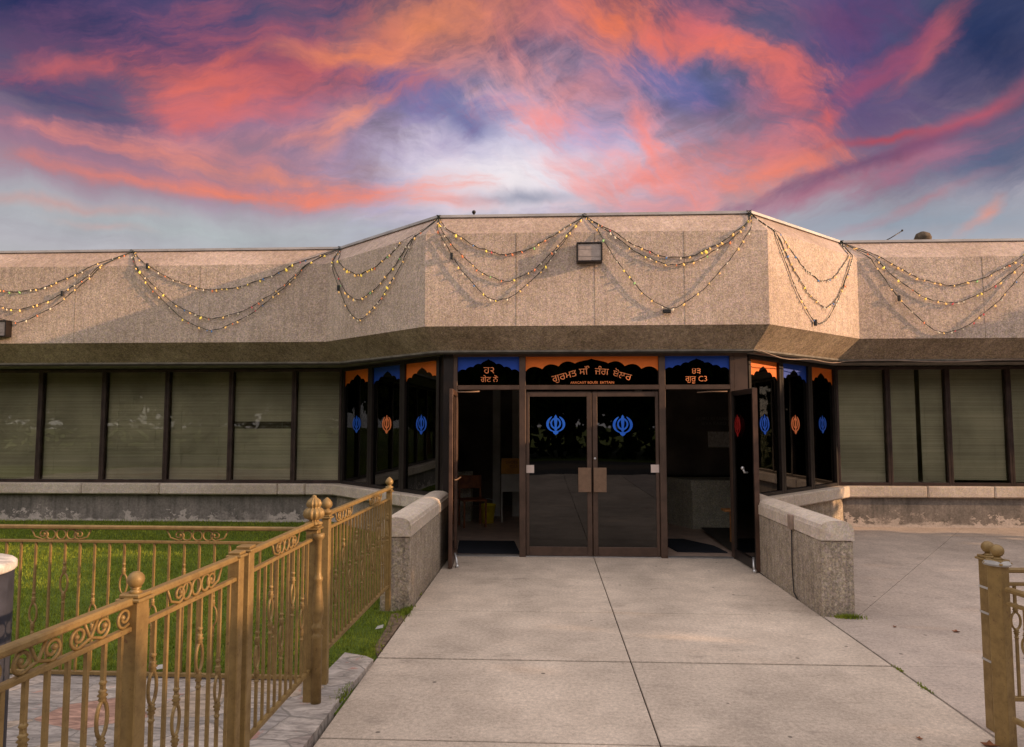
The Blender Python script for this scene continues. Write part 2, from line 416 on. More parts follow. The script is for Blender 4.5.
# ---- window wall
WY = 11.3; ZS, ZH = .725, 2.585
LC, RC = (-3.33, WY), (4.57, WY)          # inner corners wing/facet
LJ, RJ = (-1.40, 9.27), (2.62, 9.27)      # outer ends of the facets
# base walls below the ledge
part(MB().prism([(XL, WY-.04), (LC[0]+.05, WY-.04), (LC[0]+.05, WY+.2), (XL, WY+.2)], -.1, .545), 'base_wall', 'base', building)
part(MB().prism([(RC[0]-.05, WY-.04), (XR, WY-.04), (XR, WY+.2), (RC[0]-.05, WY+.2)], -.1, .545), 'base_wall', 'base', building)
part(MB().obox((LC[0]-.03, LC[1]-.03), (-1.5, 9.30), .2, -.1, .545, 0, .08), 'base_wall', 'lowwall', building)
part(MB().obox((2.72, 9.30), (RC[0]+.03, RC[1]-.03), .2, -.1, .545, 0, .08), 'base_wall', 'lowwall', building)
# ledges, cast in lengths with open joints
def ledge_seg(a, b): return part(MB().obox(a, b, .26, .55, ZS, .018, .02), 'ledge', 'lowcap', building)
def ledge_run(a, b, lens):
    A = Vector((a[0], a[1])); B = Vector((b[0], b[1])); L = (B-A).length; d = (B-A)/L; t = 0; k = 0
    while t < L-.05:
        e = min(L, t+lens[k % len(lens)]); 
        if L-e < .3: e = L
        p, q = A+d*(t+.004), A+d*(e-.004); ledge_seg(p, q); t = e; k += 1
ledge_run((-3.36, WY-.02), (XL, WY-.02), (.5, .45, 1.95, 1.3, 2.1, 1.5))
ledge_run((4.62, WY-.02), (XR, WY-.02), (1.25, 1.0, 1.6, 2.0))
def off(a, b, k):
    d = Vector((b[0]-a[0], b[1]-a[1])).normalized(); return (a[0]+d.y*k, a[1]-d.x*k), (b[0]+d.y*k, b[1]-d.x*k)
fa, fb = off(LC, LJ, .07); ledge_run(fa, fb, (1.2, .9, 1.))
fa, fb = off(RJ, RC, .07); ledge_run(fa, fb, (.9, 1.1, 1.))

def window(a, b, kind, film=None, emblem=None, blind=None, fw=.05, z0=ZS, z1=ZH, fmat='mullion', gmat='glass', zs=None):
    """window from ground point a to b (left to right seen from outside), facing the viewer side"""
    A = Vector((a[0], a[1], 0)); B = Vector((b[0], b[1], 0)); d = (B-A).normalized(); n = Vector((d.y, -d.x, 0)); L = (B-A).length
    f = MB(); t = .07
    def seg(u0, u1, za, zb, w=t, s=0.):
        p, q = A+d*u0, A+d*u1; f.obox(p, q, w, za, zb, .004, s)
    g0 = .0012
    seg(g0, fw*.5, z0+.001, z1-.001); seg(L-fw*.5, L-g0, z0+.001, z1-.001)
    seg(fw*.5, L-fw*.5, z0+.001, z0+.05); seg(fw*.5, L-fw*.5, z1-.045, z1-.001)
    fr = part(f, 'window', fmat, building)
    p, q = A+d*(fw*.5), A+d*(L-fw*.5)
    part(MB().obox(p, q, .008, z0+.05, z1-.045, 0, .01), 'pane', gmat, fr)
    return fr, A, d, n, L

def scallop(w, h, drop, lobes, peak=.12):
    """orange/blue film: filled above a cusped arch; local x 0..w, y from 0 (top) downwards"""
    pts = []
    half = []
    # outline from the left edge up to the centre
    for k in range(lobes):
        x0 = w/2*k/lobes; x1 = w/2*(k+1)/lobes; top = -peak*h; e = 1.15
        y0 = -drop+(drop-peak*h)*.86*(k/lobes)**e; y1 = -drop+(drop-peak*h)*.86*((k+1)/lobes)**e
        for i in range(9):
            t_ = i/8
            if k == lobes-1: half.append((x0+(x1-x0)*t_, y0+(y1-y0)*min(1, t_*1.6)**.6+(top-y1)*t_**5))
            else: half.append((x0+(x1-x0)*t_, y0+(y1-y0)*t_+.27*(x1-x0)*math.sin(math.pi*t_)**.8*(1-.4*t_)))
    return half + [(w-x, y) for x, y in reversed(half)]
def film_mb(w, h, drop, lobes, peak=.12, thick=.002):
    arch = scallop(w, h, drop, lobes, peak); m = MB(); n = len(arch)
    vs = [(x, y, 0) for x, y in arch] + [(x, 0, 0) for x, y in arch]; vs += [(x, y, thick) for x, y, _ in vs]
    fs = []
    for i in range(n-1):
        if arch[i+1][0]-arch[i][0] < 1e-6: continue
        fs += [(2*n+i, 2*n+i+1, 3*n+i+1, 3*n+i), (i+1, i, n+i, n+i+1), (i, i+1, 2*n+i+1, 2*n+i)]
    return m.add(vs, fs)
def khanda(w, h, thick=.003, leafy=False):
    """crossed curved swords, ring and central double edged blade, as flat cut vinyl"""
    m = MB()
    def poly(pts, z=0):
        k = len(pts); m.add([(x*w/2, y*h/2, z) for x, y in pts] + [(x*w/2, y*h/2, z+thick) for x, y in pts],
                            [tuple(range(k-1, -1, -1)), tuple(range(k, 2*k))] + [(i, (i+1) % k, k+(i+1) % k, k+i) for i in range(k)])
    def band(outer, inner, z=0):
        for i in range(len(outer)-1): poly([outer[i], outer[i+1], inner[i+1], inner[i]], z)
    poly([(0, 1.05), (.13, .85), (.17, .45), (.11, -.1), (.14, -.5), (0, -.62), (-.14, -.5), (-.11, -.1), (-.17, .45), (-.13, .85)], .0006)
    ring = [(math.cos(a), math.sin(a)) for a in [2*math.pi*i/20 for i in range(21)]]
    band([(.55*x, .16+.58*y) for x, y in ring], [(.38*x, .16+.42*y) for x, y in ring])
    for sx in (1, -1):
        o, n = [], []
        for i in range(15):
            s = i/14
            a = R(66) - s*R(156); ro = 1.0
            ox, oy = .98*math.cos(a), .08+.86*math.sin(a)*(1.0 if a > 0 else .95)
            wd = .07+.20*math.sin(math.pi*min(1, s*1.02)**.7)
            if s > .75: ox = ox*(1-(s-.75)*1.1)
            ix, iy = ox*(1-wd), .10+(oy-.10)*(1-wd*.95)
            o.append((sx*ox, oy)); n.append((sx*ix, iy))
        if sx < 0: o, n = n, o
        band(o[::-1], n[::-1], .0003*sx)
    poly([(-.34, -.60), (.34, -.60), (.22, -.86), (0, -1.0), (-.22, -.86)], .001)
    return m

def emblem(parent, pos, d, n, w, h, mat):
    mb = khanda(w, h).xf(face_matrix(pos, d, n)); return part(mb, 'emblem', mat, parent)

def blind(fr, A, d, n, L, u0=.04, u1=None, bottom=0., gaps=(), droop=0.):
    u1 = L-.04 if u1 is None else u1; m = MB(); z = ZH-.05; k = 0
    back = -n*.07
    while z > ZS+.06+bottom:
        s = 1.
        for (g0, g1) in gaps:
            if g0 < z < g1: s = .12
        dz = droop*max(0, (1.2-z))*random.uniform(-1, 1)
        p, q = A+d*u0+back, A+d*u1+back
        tilt = random.choice((.010, .0105, .011, .0085, .013)) if s == 1. else .002
        hh = .0115 if s == 1 else .0015
        m.add([(p.x-n.x*-tilt, p.y-n.y*-tilt, z-hh+dz), (q.x-n.x*-tilt, q.y-n.y*-tilt, z-hh-dz), (q.x-n.x*tilt*.0, q.y-n.y*tilt*.0, z+hh-dz), (p.x, p.y, z+hh+dz)], [(0, 1, 2, 3)])
        z -= .0235 + random.uniform(-.0012, .0012); k += 1
    m.obox(A+d*u0+back*1.0, A+d*u1+back*1.0, .03, z-.012, z+.008)
    for s in (.18, .82):
        c = A+d*(u0+(u1-u0)*s)+back*.72; m.box(c.x-.0015, c.x+.0015, c.y-.0015, c.y+.0015, ZS+.06+bottom, ZH-.05)
    part(m, 'blind', 'blind', fr)
left_x = [-9.5, -8.42, -7.33, -6.255, -5.175, -4.12, -3.33]
for i in range(6, 0, -1):
    fr, A, d, n, L = window((left_x[i-1], WY), (left_x[i], WY), 'wing', fw=.075)
    blind(fr, A, d, n, L, gaps=((1.60, 1.72),) if i == 5 else (), droop=.006 if i in (2, 5) else .002)
fr, A, d, n, L = window((-10.6, WY), (-9.5, WY), 'wing', fw=.075); blind(fr, A, d, n, L)
right_x = [4.57, 5.37, 6.285, 7.21, 8.15, 9.1]
for i in range(5):
    fr, A, d, n, L = window((right_x[i], WY), (right_x[i+1], WY), 'wing', fw=.075)
    if i == 1:
        blind(fr, A, d, n, L, u1=L*.50, droop=.003); blind(fr, A, d, n, L, u0=L*.58, bottom=.0, droop=.004)
    else: blind(fr, A, d, n, L, bottom=(0, 0, .06, .02, 0)[i], droop=.006 if i == 0 else .002)
# blank walls beyond the windows and dark room behind the blinds
m = MB(); m.box(XL, -10.61, WY, WY+.15, ZS, ZH+.02); m.box(9.11, XR, WY, WY+.15, ZS, ZH+.02); part(m, 'end_wall', 'mullion', building)
m = MB(); m.box(XL+.2, LC[0]-.6, WY+.55, WY+.6, 0, 2.6); m.box(RC[0]+.6, XR-.2, WY+.55, WY+.6, 0, 2.6); part(m, 'room_divider', 'lobby', building)

# facet windows
def facet(a, b, films, embs, glassm='doorglass'):
    A = Vector((a[0], a[1], 0)); B = Vector((b[0], b[1], 0)); L = (B-A).length; dd = (B-A)/L
    for k in range(3):
        p = A+dd*(L*k/3); q = A+dd*(L*(k+1)/3)
        fr, P, d, n, l = window(p, q, 'facet', fw=.13, fmat='darkframe', gmat=glassm)
        w = l-.13
        f = film_mb(w, .3, .25, 3, .22).xf(face_matrix(P+d*.065-n*.002+Vector((0, 0, ZH-.046)), d, n)); part(f, 'film', films[k], fr)
        c = P+d*(l/2)+n*-.001+Vector((0, 0, 1.675)); emblem(fr, c, d, n, .27, .27, embs[k])
facet((LC[0]+.03, LC[1]-.03), LJ, ('orange', 'blue', 'orange'), ('bluevinyl', 'orangevinyl', 'bluevinyl'))
facet(RJ, (RC[0]-.03, RC[1]-.03), ('orange', 'blue', 'orange'), ('bluevinyl', 'orangevinyl', 'bluevinyl'))
# jamb columns between the facets and the door screen
m = MB().prism([(-1.405, 9.26), (-1.33, 9.04), (-1.205, 9.04), (-1.205, 9.26)], 0, 2.6); part(m, 'jamb_column', 'darkframe', building)
m = MB().prism([(2.405, 9.26), (2.405, 9.04), (2.57, 9.04), (2.615, 9.26)], 0, 2.6); part(m, 'jamb_column', 'doorframe', building)

# ---- door screen
DY = 9.1
f = MB()
def fb(x0, x1, z0, z1, y0=DY-.06, y1=DY+.06): f.box(x0, x1, y0, y1, z0, z1, .004)
for x0, x1 in ((-1.203, -1.15), (-.345, -.262), (1.447, 1.53), (2.35, 2.403)): fb(x0, x1, .0, 2.56)
fb(-1.203, 2.403, 2.561, 2.604)
for x0, x1 in ((-1.149, -.346), (-.261, 1.446), (1.531, 2.349)): fb(x0, x1, 2.13, 2.19)
screen = part(f, 'door_screen', 'doorframe', building)
def transom(x0, x1, filmmat, drop, lobes):
    t = MB().box(x0, x1, DY-.01, DY, 2.19, 2.56); g = part(t, 'transom_pane', 'doorglass', building)
    F = film_mb(x1-x0, .37, drop, lobes, .07).xf(face_matrix((x0, DY-.013, 2.56), (1, 0, 0), (0, -1, 0)))
    part(F, 'film', filmmat, g); return g
tl = transom(-1.149, -.346, 'blue', .20, 4); tc = transom(-.261, 1.446, 'orange', .19, 4); tr = transom(1.531, 2.349, 'blue', .18, 4)
def put_text(s, size, x, z, parent, mat='letters', y=DY-.014, rot=0., sx=1.):
    mb = text_mb(s, size); mb.xf(Matrix.Rotation(rot, 4, 'Z') @ Matrix.Diagonal((sx, 1, 1, 1)))
    mb.xf(face_matrix((x, y, z), (1, 0, 0), (0, -1, 0))); part(mb, 'lettering', mat, parent)
put_text('\u0a39\u0968', .13, -.735, 2.345, tl); put_text('\u0a17\u0a47\u0a1f \u0a28\u0a4b', .10, -.735, 2.235, tl)
put_text('\u0a6a\u0a69', .11, 1.935, 2.335, tr); put_text('\u0a17\u0a41\u0a30\u0a42 C3', .10, 1.935, 2.235, tr)
for w, x, z, rz in (('\u0a17\u0a41\u0a30\u0a2e\u0a24', .25, 2.27, .26), ('\u0a38\u0a3f\u0a71', .49, 2.325, .07), ('\u0a1c\u0a70\u0a17', .72, 2.325, -.07), ('\u0a2c\u0a4b\u0a32\u0a30', .975, 2.275, -.26)):
    put_text(w, .125, x, z, tc, rot=rz, sx=1.05)
put_text('ARACASIT BOUSE  EATTAIN', .045, .60, 2.208, tc)

def door_leaf(hx, hy, w, swing, hinge_right=False, plate=None, khanda_mat='brightblue', framemat='doorframe', paneside=1, sticker=None, name='door', label=None):
    """leaf built from hinge along direction; returns the part"""
    d = Vector((math.cos(swing), math.sin(swing), 0)); n = Vector((d.y, -d.x, 0))
    A = Vector((hx, hy, 0)); f = MB(); t = .045; st = .042; z0, z1 = .012, 2.105
    def seg(u0, u1, za, zb, w_=t): f.obox(A+d*u0, A+d*u1, w_, za, zb, .004)
    seg(0, st, z0, z1); seg(w-st-.02, w, z0, z1); seg(st, w-st-.02, z0, z0+.115); seg(st, w-st-.02, z1-.065, z1)
    lf = part(f, name, framemat, building, label=label)
    part(MB().obox(A+d*st, A+d*(w-st-.02), .008, z0+.115, z1-.065), 'pane', 'doorglass', lf)
    return lf, A, d, n
# closed double doors
lf, A, d, n = door_leaf(-.258, DY-.005, .845, 0)
emblem(lf, (.125, DY-.015, 1.675), (1, 0, 0), (0, -1, 0), .25, .255, 'brightblue')
part(MB().box(.41, .575, DY-.055, DY-.045, .82, 1.13, .004), 'push_plate', 'plate', lf); part(MB().box(.42, .44, DY-.046, DY-.02, .86, 1.08), 'plate_bracket', 'plate', lf)
part(MB().box(-.255, -.155, DY-.031, DY-.028, 1.06, 1.16), 'sticker', 'stick', lf)
lf, A, d, n = door_leaf(1.443, DY-.0051, .845, math.pi)
emblem(lf, (.985, DY-.015, 1.665), (1, 0, 0), (0, -1, 0), .26, .27, 'brightblue')
part(MB().box(.605, .77, DY-.055, DY-.045, .82, 1.13, .004), 'push_plate', 'plate', lf); part(MB().box(.62, .64, DY-.046, DY-.02, .86, 1.08), 'plate_bracket', 'plate', lf)
part(MB().box(1.335, 1.440, DY-.031, DY-.028, 1.07, 1.17), 'sticker', 'stick', lf)
part(MB().lathe([(.016, 0), (.016, .01), (.008, .014)], (0, 0, 0), 10).xf(face_matrix((.625, DY-.03, 1.245), (1, 0, 0), (0, -1, 0))), 'lock_cylinder', 'silver', lf)
# open side leaves
lf, A, d, n = door_leaf(-1.168, DY-.07, .80, R(-86.5), framemat='leafframe', label='left side door standing open towards the walkway')
m = MB(); m.tube([(-1.10, 8.9, 1.02), (-1.075, 8.86, 1.02), (-1.075, 8.45, 1.02), (-1.10, 8.41, 1.02)], .009); part(m, 'push_bar', 'plate', lf)
m = MB(); m.tube([(-1.15, 9.0, 2.10), (-1.0, 9.02, 2.10), (-.86, 9.05, 2.11)], .011); part(m, 'door_closer', 'plate', lf)
m = MB(); m.tube([(-1.085, 8.40, .16), (-1.06, 8.36, .08), (-1.05, 8.33, .005)], .014); m.ball((-1.05, 8.33, .02), .024); part(m, 'door_stop', 'silver', lf)
lf, A, d, n = door_leaf(2.375, DY-.07, .80, R(-87), framemat='darkframe', label='right side door standing open towards the walkway')
emblem(lf, (2.365, 8.80, 1.66), (0, -1, 0), (-1, 0, 0), .26, .27, 'redvinyl')
part(MB().obox((2.385, 8.225), (2.440, 8.225), .014, .012, 2.105), 'sunlit_edge', 'leafframe', lf)  # browner strip paints the sunlit edge of the dark leaf
m = MB(); m.tube([(2.37, 8.42, 1.12), (2.33, 8.42, 1.12), (2.31, 8.42, 1.17)], .013); m.ball((2.31, 8.42, 1.17), .022); part(m, 'door_handle', 'silver', lf)
m = MB(); m.tube([(2.30, 9.0, 2.10), (2.1, 9.04, 2.10), (1.93, 9.05, 2.09)], .008); part(m, 'door_closer', 'plate', lf)
m = MB(); m.tube([(2.37, 8.28, .16), (2.36, 8.24, .08), (2.36, 8.21, .005)], .014); m.ball((2.36, 8.21, .02), .026); part(m, 'door_stop', 'silver', lf)
part(MB().box(-1.2, 2.4, DY-.05, DY+.05, -.002, .010), 'threshold', 'silver', building)

# ---- lobby
part(MB().prism([(-3.35, 11.25), (-1.40, 9.22), (-1.40, 9.10), (2.62, 9.10), (2.62, 9.22), (4.55, 11.25), (4.55, 14.6), (-3.35, 14.6)], -.05, .004), 'lobby_floor', 'tile', building)
m = MB(); m.box(-3.95, 5.2, 14.6, 14.7, 0, 2.6); m.box(-3.95, -3.9, 11.4, 14.6, 0, 2.6); m.box(5.15, 5.2, 11.4, 14.6, 0, 2.6)
part(m, 'lobby_wall', 'lobby', building)
# inner planter walls seen through the side doors
m = MB().prism([(2.05, 12.2), (2.35, 11.5), (4.3, 11.5), (4.3, 12.2)], 0, .62); part(m, 'inner_wall', 'planter', building)
m = MB().prism([(2.00, 12.22), (2.32, 11.46), (4.3, 11.46), (4.3, 12.22)], .62, .78); part(m, 'inner_wall', 'planter', building)
m = MB().box(-1.95, -1.30, 12.2, 12.5, 0, .85, .01); part(m, 'inner_wall', 'planter', building)
part(MB().box(2.1, 4.2, 12.6, 12.65, .79, 2.55), 'inner_screen', 'lobby', building)
m = MB(); [m.box(x, x+.14, 12.9, 12.95, 0, 2.6) for x in (1.62, 1.95, -.98, -.62)]; part(m, 'lobby_post', 'lobbylite', building)
single(MB().box(2.86, 3.24, 12.585, 12.595, 1.27, 1.55, .001), 'notice', 'paper', 'pale paper notice on the dark screen behind the right side door', 'notice', (3.05, 12.59, 1.27))
t = text_mb('GURU KI SANGAT\nSEVA KARO JI', .085); t.xf(face_matrix((3.0, 12.594, 1.75), (1, 0, 0), (0, -1, 0))); single(t, 'wall_lettering', 'dimletters', 'two faint lines of lettering above the paper notice inside the right door', 'lettering', (3.0, 12.594, 1.6))

# things in the lobby
def chair(x, y, rz):
    t = thing('folding_chair', 'brown wooden chair standing inside the left side door beside the yellow bucket', 'chair', (x, y, .004), rz)
    part(MB().box(-.2, .2, -.2, .2, .42, .45, .006), 'seat', 'wood', t, False); part(MB().box(-.2, .2, .18, .2, .60, .82, .006), 'backrest', 'wood', t, False)
    for sx in (-1, 1):
        for sy in (-1, 1): part(MB().box(sx*.18-.014, sx*.18+.014, sy*.18-.014, sy*.18+.014, 0, .419 if sy < 0 else .82), 'leg', 'wood', t, False)
chair(-1.22, 11.65, .35)
t = thing('bucket', 'bright yellow plastic bucket on the lobby floor behind the left side door', 'bucket', (-1.0, 12.05, .004))
part(MB().lathe([(.10, 0), (.135, .30), (.142, .30), (.142, .315), (.125, .315), (.10, .02)], n=18), 'tub', 'yellow', t, False)
part(MB().tube([(.14*math.cos(a), -.03, .30+.11*math.sin(a)-.0) for a in [math.pi*i/10 for i in range(11)]], .004), 'handle', 'silver', t, False)
t = thing('sign_stand', 'white lobby stand with an ochre sign board on top, inside the left side door', 'stand', (-.52, 12.1, .004))
part(MB().box(-.25, .25, 0, .04, .52, .82, .004), 'panel', 'lobbylite', t, False); sb = part(MB().box(-.25, .25, -.012, .03, .825, 1.09, .004), 'sign_board', 'signboard', t, False)
for sx in (-1, 1): part(MB().box(sx*.24-.012, sx*.24+.012, .005, .035, 0, .52), 'leg', 'lobbylite', t, False)
tm = text_mb('SHOES OFF\nPLEASE', .07); tm.xf(face_matrix((0, -.014, 1.0), (1, 0, 0), (0, -1, 0))); part(tm, 'lettering', 'wood', sb, False)
m = MB(); m.tube([(-3.02, 11.0, 1.72), (-2.2, 10.95, .76)], .014); single(m, 'wooden_pole', 'wood', 'reddish wooden pole leaning behind the leftmost dark window beside the entrance', 'pole', (-2.2, 10.95, .74))
t = thing('small_stand', 'small orange wooden stand just inside the right side door', 'stand', (2.60, 10.1, .004))
part(MB().box(-.12, .1, -.1, .1, .46, .49, .003), 'top', 'lightwood', t, False); part(MB().box(-.02, .03, -.03, .03, 0, .459), 'leg', 'lightwood', t, False); part(MB().box(-.09, .09, -.09, .09, 0.0, .02), 'foot', 'lightwood', t, False)
single(MB().prism([(-1.16, 9.20), (-.34, 9.20), (-.46, 10.15), (-1.25, 10.15)], .006, .02), 'doormat', 'mat', 'dark fabric mat on the floor inside the left side door', 'doormat', (-.8, 9.7, .006))
single(MB().prism([(1.72, 9.45), (2.36, 9.40), (2.3, 9.9), (1.98, 10.45), (1.56, 10.45)], .006, .02), 'doormat', 'mat', 'dark fabric mat lying askew inside the right side door', 'doormat', (2.0, 9.8, .006))

# ------------------------------------------------------------------ low walls flanking the walk
def low_wall(x0, x1, y0, y1, label, split):
    t = thing('low_wall', label, 'wall', ((x0+x1)/2, y0, 0))
    ys = [y0]+split+[y1]
    for a, b in zip(ys, ys[1:]): part(MB().box(x0, x1, a+(.003 if a != y0 else 0), b-.003, -.1, .655, .008), 'wall_body', 'lowwall', t)
    w = x1-x0; prof = [(x0-.008, .662), (x0-.008, .765)]
    for i in range(9):
        a = math.pi*(1-i/8); prof.append(((x0+x1)/2+(w/2+.004)*math.cos(a)*.98, .765+.07*math.sin(a)**.75))
    prof += [(x1+.008, .765), (x1+.008, .662)]
    cs = [y0]+[y0+(y1-y0)*.42]+[y1]
    for a, b in zip(cs, cs[1:]):
        k = len(prof); ya, yb = a-(.01 if a == y0 else -.003), b-.003
        vs = [(p[0], ya+(.012 if p[1] > .8 else 0), p[1]) for p in prof]+[(p[0], yb, p[1]) for p in prof]
        part(MB().add(vs, [tuple(range(k)), tuple(range(2*k-1, k-1, -1))]+[((i+1) % k, i, k+i, k+(i+1) % k) for i in range(k)]), 'wall_cap', 'lowcap', t)
    return t
low_wall(-1.52, -1.245, 6.45, 9.02, 'low concrete wall with rounded cap on the left of the walkway, behind the railing', [7.3])
low_wall(2.43, 2.71, 6.42, 9.02, 'low concrete wall with rounded cap on the right of the walkway, grey outlet box on it', [7.25])
t = thing('outlet_box', 'small grey outlet box with thin cable on the right low wall', 'outlet', (2.41, 7.1, .0))
part(MB().box(2.388, 2.421, 7.07, 7.16, .655, .80, .004), 'box', 'cable', t)
part(MB().tube([(2.415, 7.12, .655), (2.414, 7.13, .3), (2.414, 7.10, .05), (2.41, 7.0, .01)], .006), 'cable', 'black', t)

# ------------------------------------------------------------------ ground
def gz(x, y): return .0 if y < 6.5 else min(.09, (y-6.5)*.0187)
struct(MB().add([(-250, -250, -.06), (250, -250, -.06), (250, 250, -.06), (-250, 250, -.06)], [(0, 1, 2, 3)]), 'ground', 'turf')
m = MB()
ys = [-.036+1.3*k for k in range(-4, 8)]
for a, b in zip(ys, ys[1:]):
    b2 = min(b, 9.05)
    for x0, x1 in ((-1.236, .6), (.6, 2.424)):
        m.box(x0+.0045, x1-.0045, a+(.014 if abs(a-5.164) < .01 else .008), b2-(.014 if abs(b2-5.164) < .01 else .008), -.05, 0, .003)
struct(m, 'walkway', 'walk')
struct(MB().box(-1.23, 2.42, -5.2, 9.04, -.055, -.012), 'walkway_joints', 'joint')
struct(MB().add([(-30, -14, -.045), (40, -14, -.045), (40, -5.25, -.045), (-30, -5.25, -.045)], [(0, 1, 2, 3)]), 'road', 'asphalt')
# concrete apron on the right, sloping up to the wall
def slab(m, pts, gap=.004):
    c = Vector((sum(p[0] for p in pts)/len(pts), sum(p[1] for p in pts)/len(pts)))
    q = []
    for p in pts:
        v = Vector(p)-c; L = v.length; q.append(c+v*(1-gap*1.3/L))
    n = len(q); vs = [(p.x, p.y, gz(p.x, p.y)) for p in q]+[(p.x, p.y, -.06) for p in q]
    m.add(vs, [tuple(range(n))]+[((i+1) % n, i, n+i, n+(i+1) % n) for i in range(n)])
m = MB()
for a, b in zip(ys[:-3], ys[1:-3]):
    slab(m, [(2.43, a), (6.1, a), (6.1, b), (2.43, b)]); slab(m, [(6.1, a), (16, a), (16, b), (6.1, b)])
yl = ys[-4]
slab(m, [(2.43, yl), (6.1, yl), (6.1, 6.5), (2.43, 6.5)]); slab(m, [(6.1, yl), (16, yl), (16, 6.5), (6.1, 6.5)])
slab(m, [(2.74, 6.5), (2.78, 6.5), (6.42, 11.28), (4.4, 11.28), (2.74, 9.3)]); slab(m, [(2.78, 6.5), (16, 6.5), (16, 11.28), (6.42, 11.28)])
struct(m, 'concrete_apron', 'apron')
m = MB().add([(2.42, -5, -.03), (16, -5, -.03), (16, 6.5, -.03), (16, 11.3, .06), (2.42, 11.3, .06), (2.42, 6.5, -.03)], [(0, 1, 2, 5), (5, 2, 3, 4)]); struct(m, 'apron_joints', 'joint')
# lawn
m = MB(); nx, ny = 40, 20
xs = [-16+14.76*i/nx for i in range(nx+1)]; yy = [4.2+7.1*j/ny for j in range(ny+1)]
def lim(y): return -1.24 if y < 6.4 else (-1.50 if y < 9.3 else -1.50-(y-9.3)*.95)
vs = [(min(x, lim(y)), y, gz(x, y)*1.25-.008+.008*math.sin(x*3.1)*math.cos(y*2.3)) for y in yy for x in xs]
m.add(vs, [(j*(nx+1)+i, j*(nx+1)+i+1, (j+1)*(nx+1)+i+1, (j+1)*(nx+1)+i) for j in range(ny) for i in range(nx)], True)
struct(m, 'lawn', 'turf')
# flagstone paving with raised edge
pv = [(-16, -3), (-1.262, -3), (-1.262, 3.2), (-1.255, 4.4), (-1.225, 5.03), (-1.30, 5.10), (-1.47, 5.17), (-1.49, 4.64), (-16, 4.58)]
struct(MB().prism(pv, -.05, .032), 'flagstone_paving', 'flag')
single(MB().prism([(-1.30, 5.35), (-1.24, 5.2), (-1.236, 6.4), (-1.38, 6.3), (-1.33, 5.9)], -.02, .008), 'soil_strip', 'soil', 'bare soil patch', 'soil', (-1.25, 5.8, 0))
so = bpy.data.objects['soil_strip']; so['kind'] = 'stuff'; del so['label'], so['category']
# grass blades
m = MB(); rnd = random.Random(3)
def tuft(x, y, h, z):
    a = rnd.uniform(0, 6.28); w = rnd.uniform(.003, .006); l = rnd.uniform(-.5, .5)*h; l2 = rnd.uniform(-.5, .5)*h
    dx, dy = math.cos(a)*w, math.sin(a)*w
    m.add([(x-dx, y-dy, z), (x+dx, y+dy, z), (x+l, y+l2, z+h)], [(0, 1, 2)])
for _ in range(95000):
    x = rnd.uniform(-9.6, -1.27); y = 4.74+6.5*rnd.random()**1.25
    if y > 6.42 and x > -1.55: continue
    if x > lim(y)-.03 and y > 6.4: continue
    if x > -1.5 and y < 5.2: continue
    if x < -(y*1.0+.2): continue
    d = .5+.5*math.sin(x*2.1+y)*math.sin(y*3.3-x)
    tuft(x, y, rnd.uniform(.018, .045)*(1+.4*d), gz(x, y)*1.25-.01)
for cx, cy, n_, rr, hh in ((-1.27, 4.42, 160, .03, .05), (2.64, 6.39, 420, .045, .045), (-1.26, 6.36, 300, .04, .05), (-1.30, 5.2, 250, .05, .04), (2.425, 4.75, 60, .008, .02), (-1.42, 4.46, 60, .03, .03), (2.428, 5.1, 40, .008, .02), (-1.246, 7.0, 60, .01, .02), (2.6, 3.75, 100, .05, .03)):
    for _ in range(n_):
        x = cx+rnd.gauss(0, rr*(1.2 if cx > 2 else .6)); y = cy+rnd.gauss(0, (rr*.5 if cx > 2.5 else .035) if cx > 2 else rr*2.2)
        tuft(x, y, rnd.uniform(.3, 1)*hh, .0 if cx > 2 else .01)
g = part(m, 'grass', 'blade'); g['kind'] = 'stuff'
# paper scraps, leaves
for (x, y, z, s, lb) in ((-1.36, 5.78, .03, .03, 'white paper scrap on the grass between railing and walkway'), (-2.62, 4.75, .04, .04, 'white paper scrap on the lawn behind the gold railing')):
    single(MB().add([(x-s, y-s, z), (x+s, y-s*.6, z+.008), (x+s*.8, y+s, z+.02), (x-s*.7, y+s*.6, z+.012), (x-s, y-s, z+.003), (x+s, y-s*.6, z+.011), (x+s*.8, y+s, z+.023), (x-s*.7, y+s*.6, z+.015)],
                    [(3, 2, 1, 0), (4, 5, 6, 7), (0, 1, 5, 4), (1, 2, 6, 5), (2, 3, 7, 6), (3, 0, 4, 7)]), 'paper_scrap', 'tape', lb, 'litter', (x, y, z))
def leaf_mb(s):
    m = MB(); pts = []
    for i in range(10):
        a = 2*math.pi*i/10; r_ = s*(1 if i % 2 == 0 else .55); pts.append((r_*math.cos(a), r_*.7*math.sin(a), .004+.35*abs(r_*math.sin(a))))
    k = len(pts); m.add([(0, 0, .003)]+pts+[(0, 0, .0045)]+[(p[0], p[1], p[2]+.0015) for p in pts],
                        [(0, 1+(i+1) % k, 1+i) for i in range(k)]+[(k+1, k+2+i, k+2+(i+1) % k) for i in range(k)]); return m
for k, (x, y, s) in enumerate(((2.33, 3.93, .05), (2.40, 3.85, .045), (2.62, 3.9, .05), (2.72, 3.98, .04), (2.5, 3.8, .055), (2.9, 4.15, .05))):
    o = single(leaf_mb(s), 'fallen_leaf', 'leafred', 'rusty dry leaf lying at the foot of the right railing post', 'leaf', (0, 0, 0), 'dry leaves at the foot of the right railing posts'); o.location = (x, y, 0); o.rotation_euler = (0, 0, k*1.3)
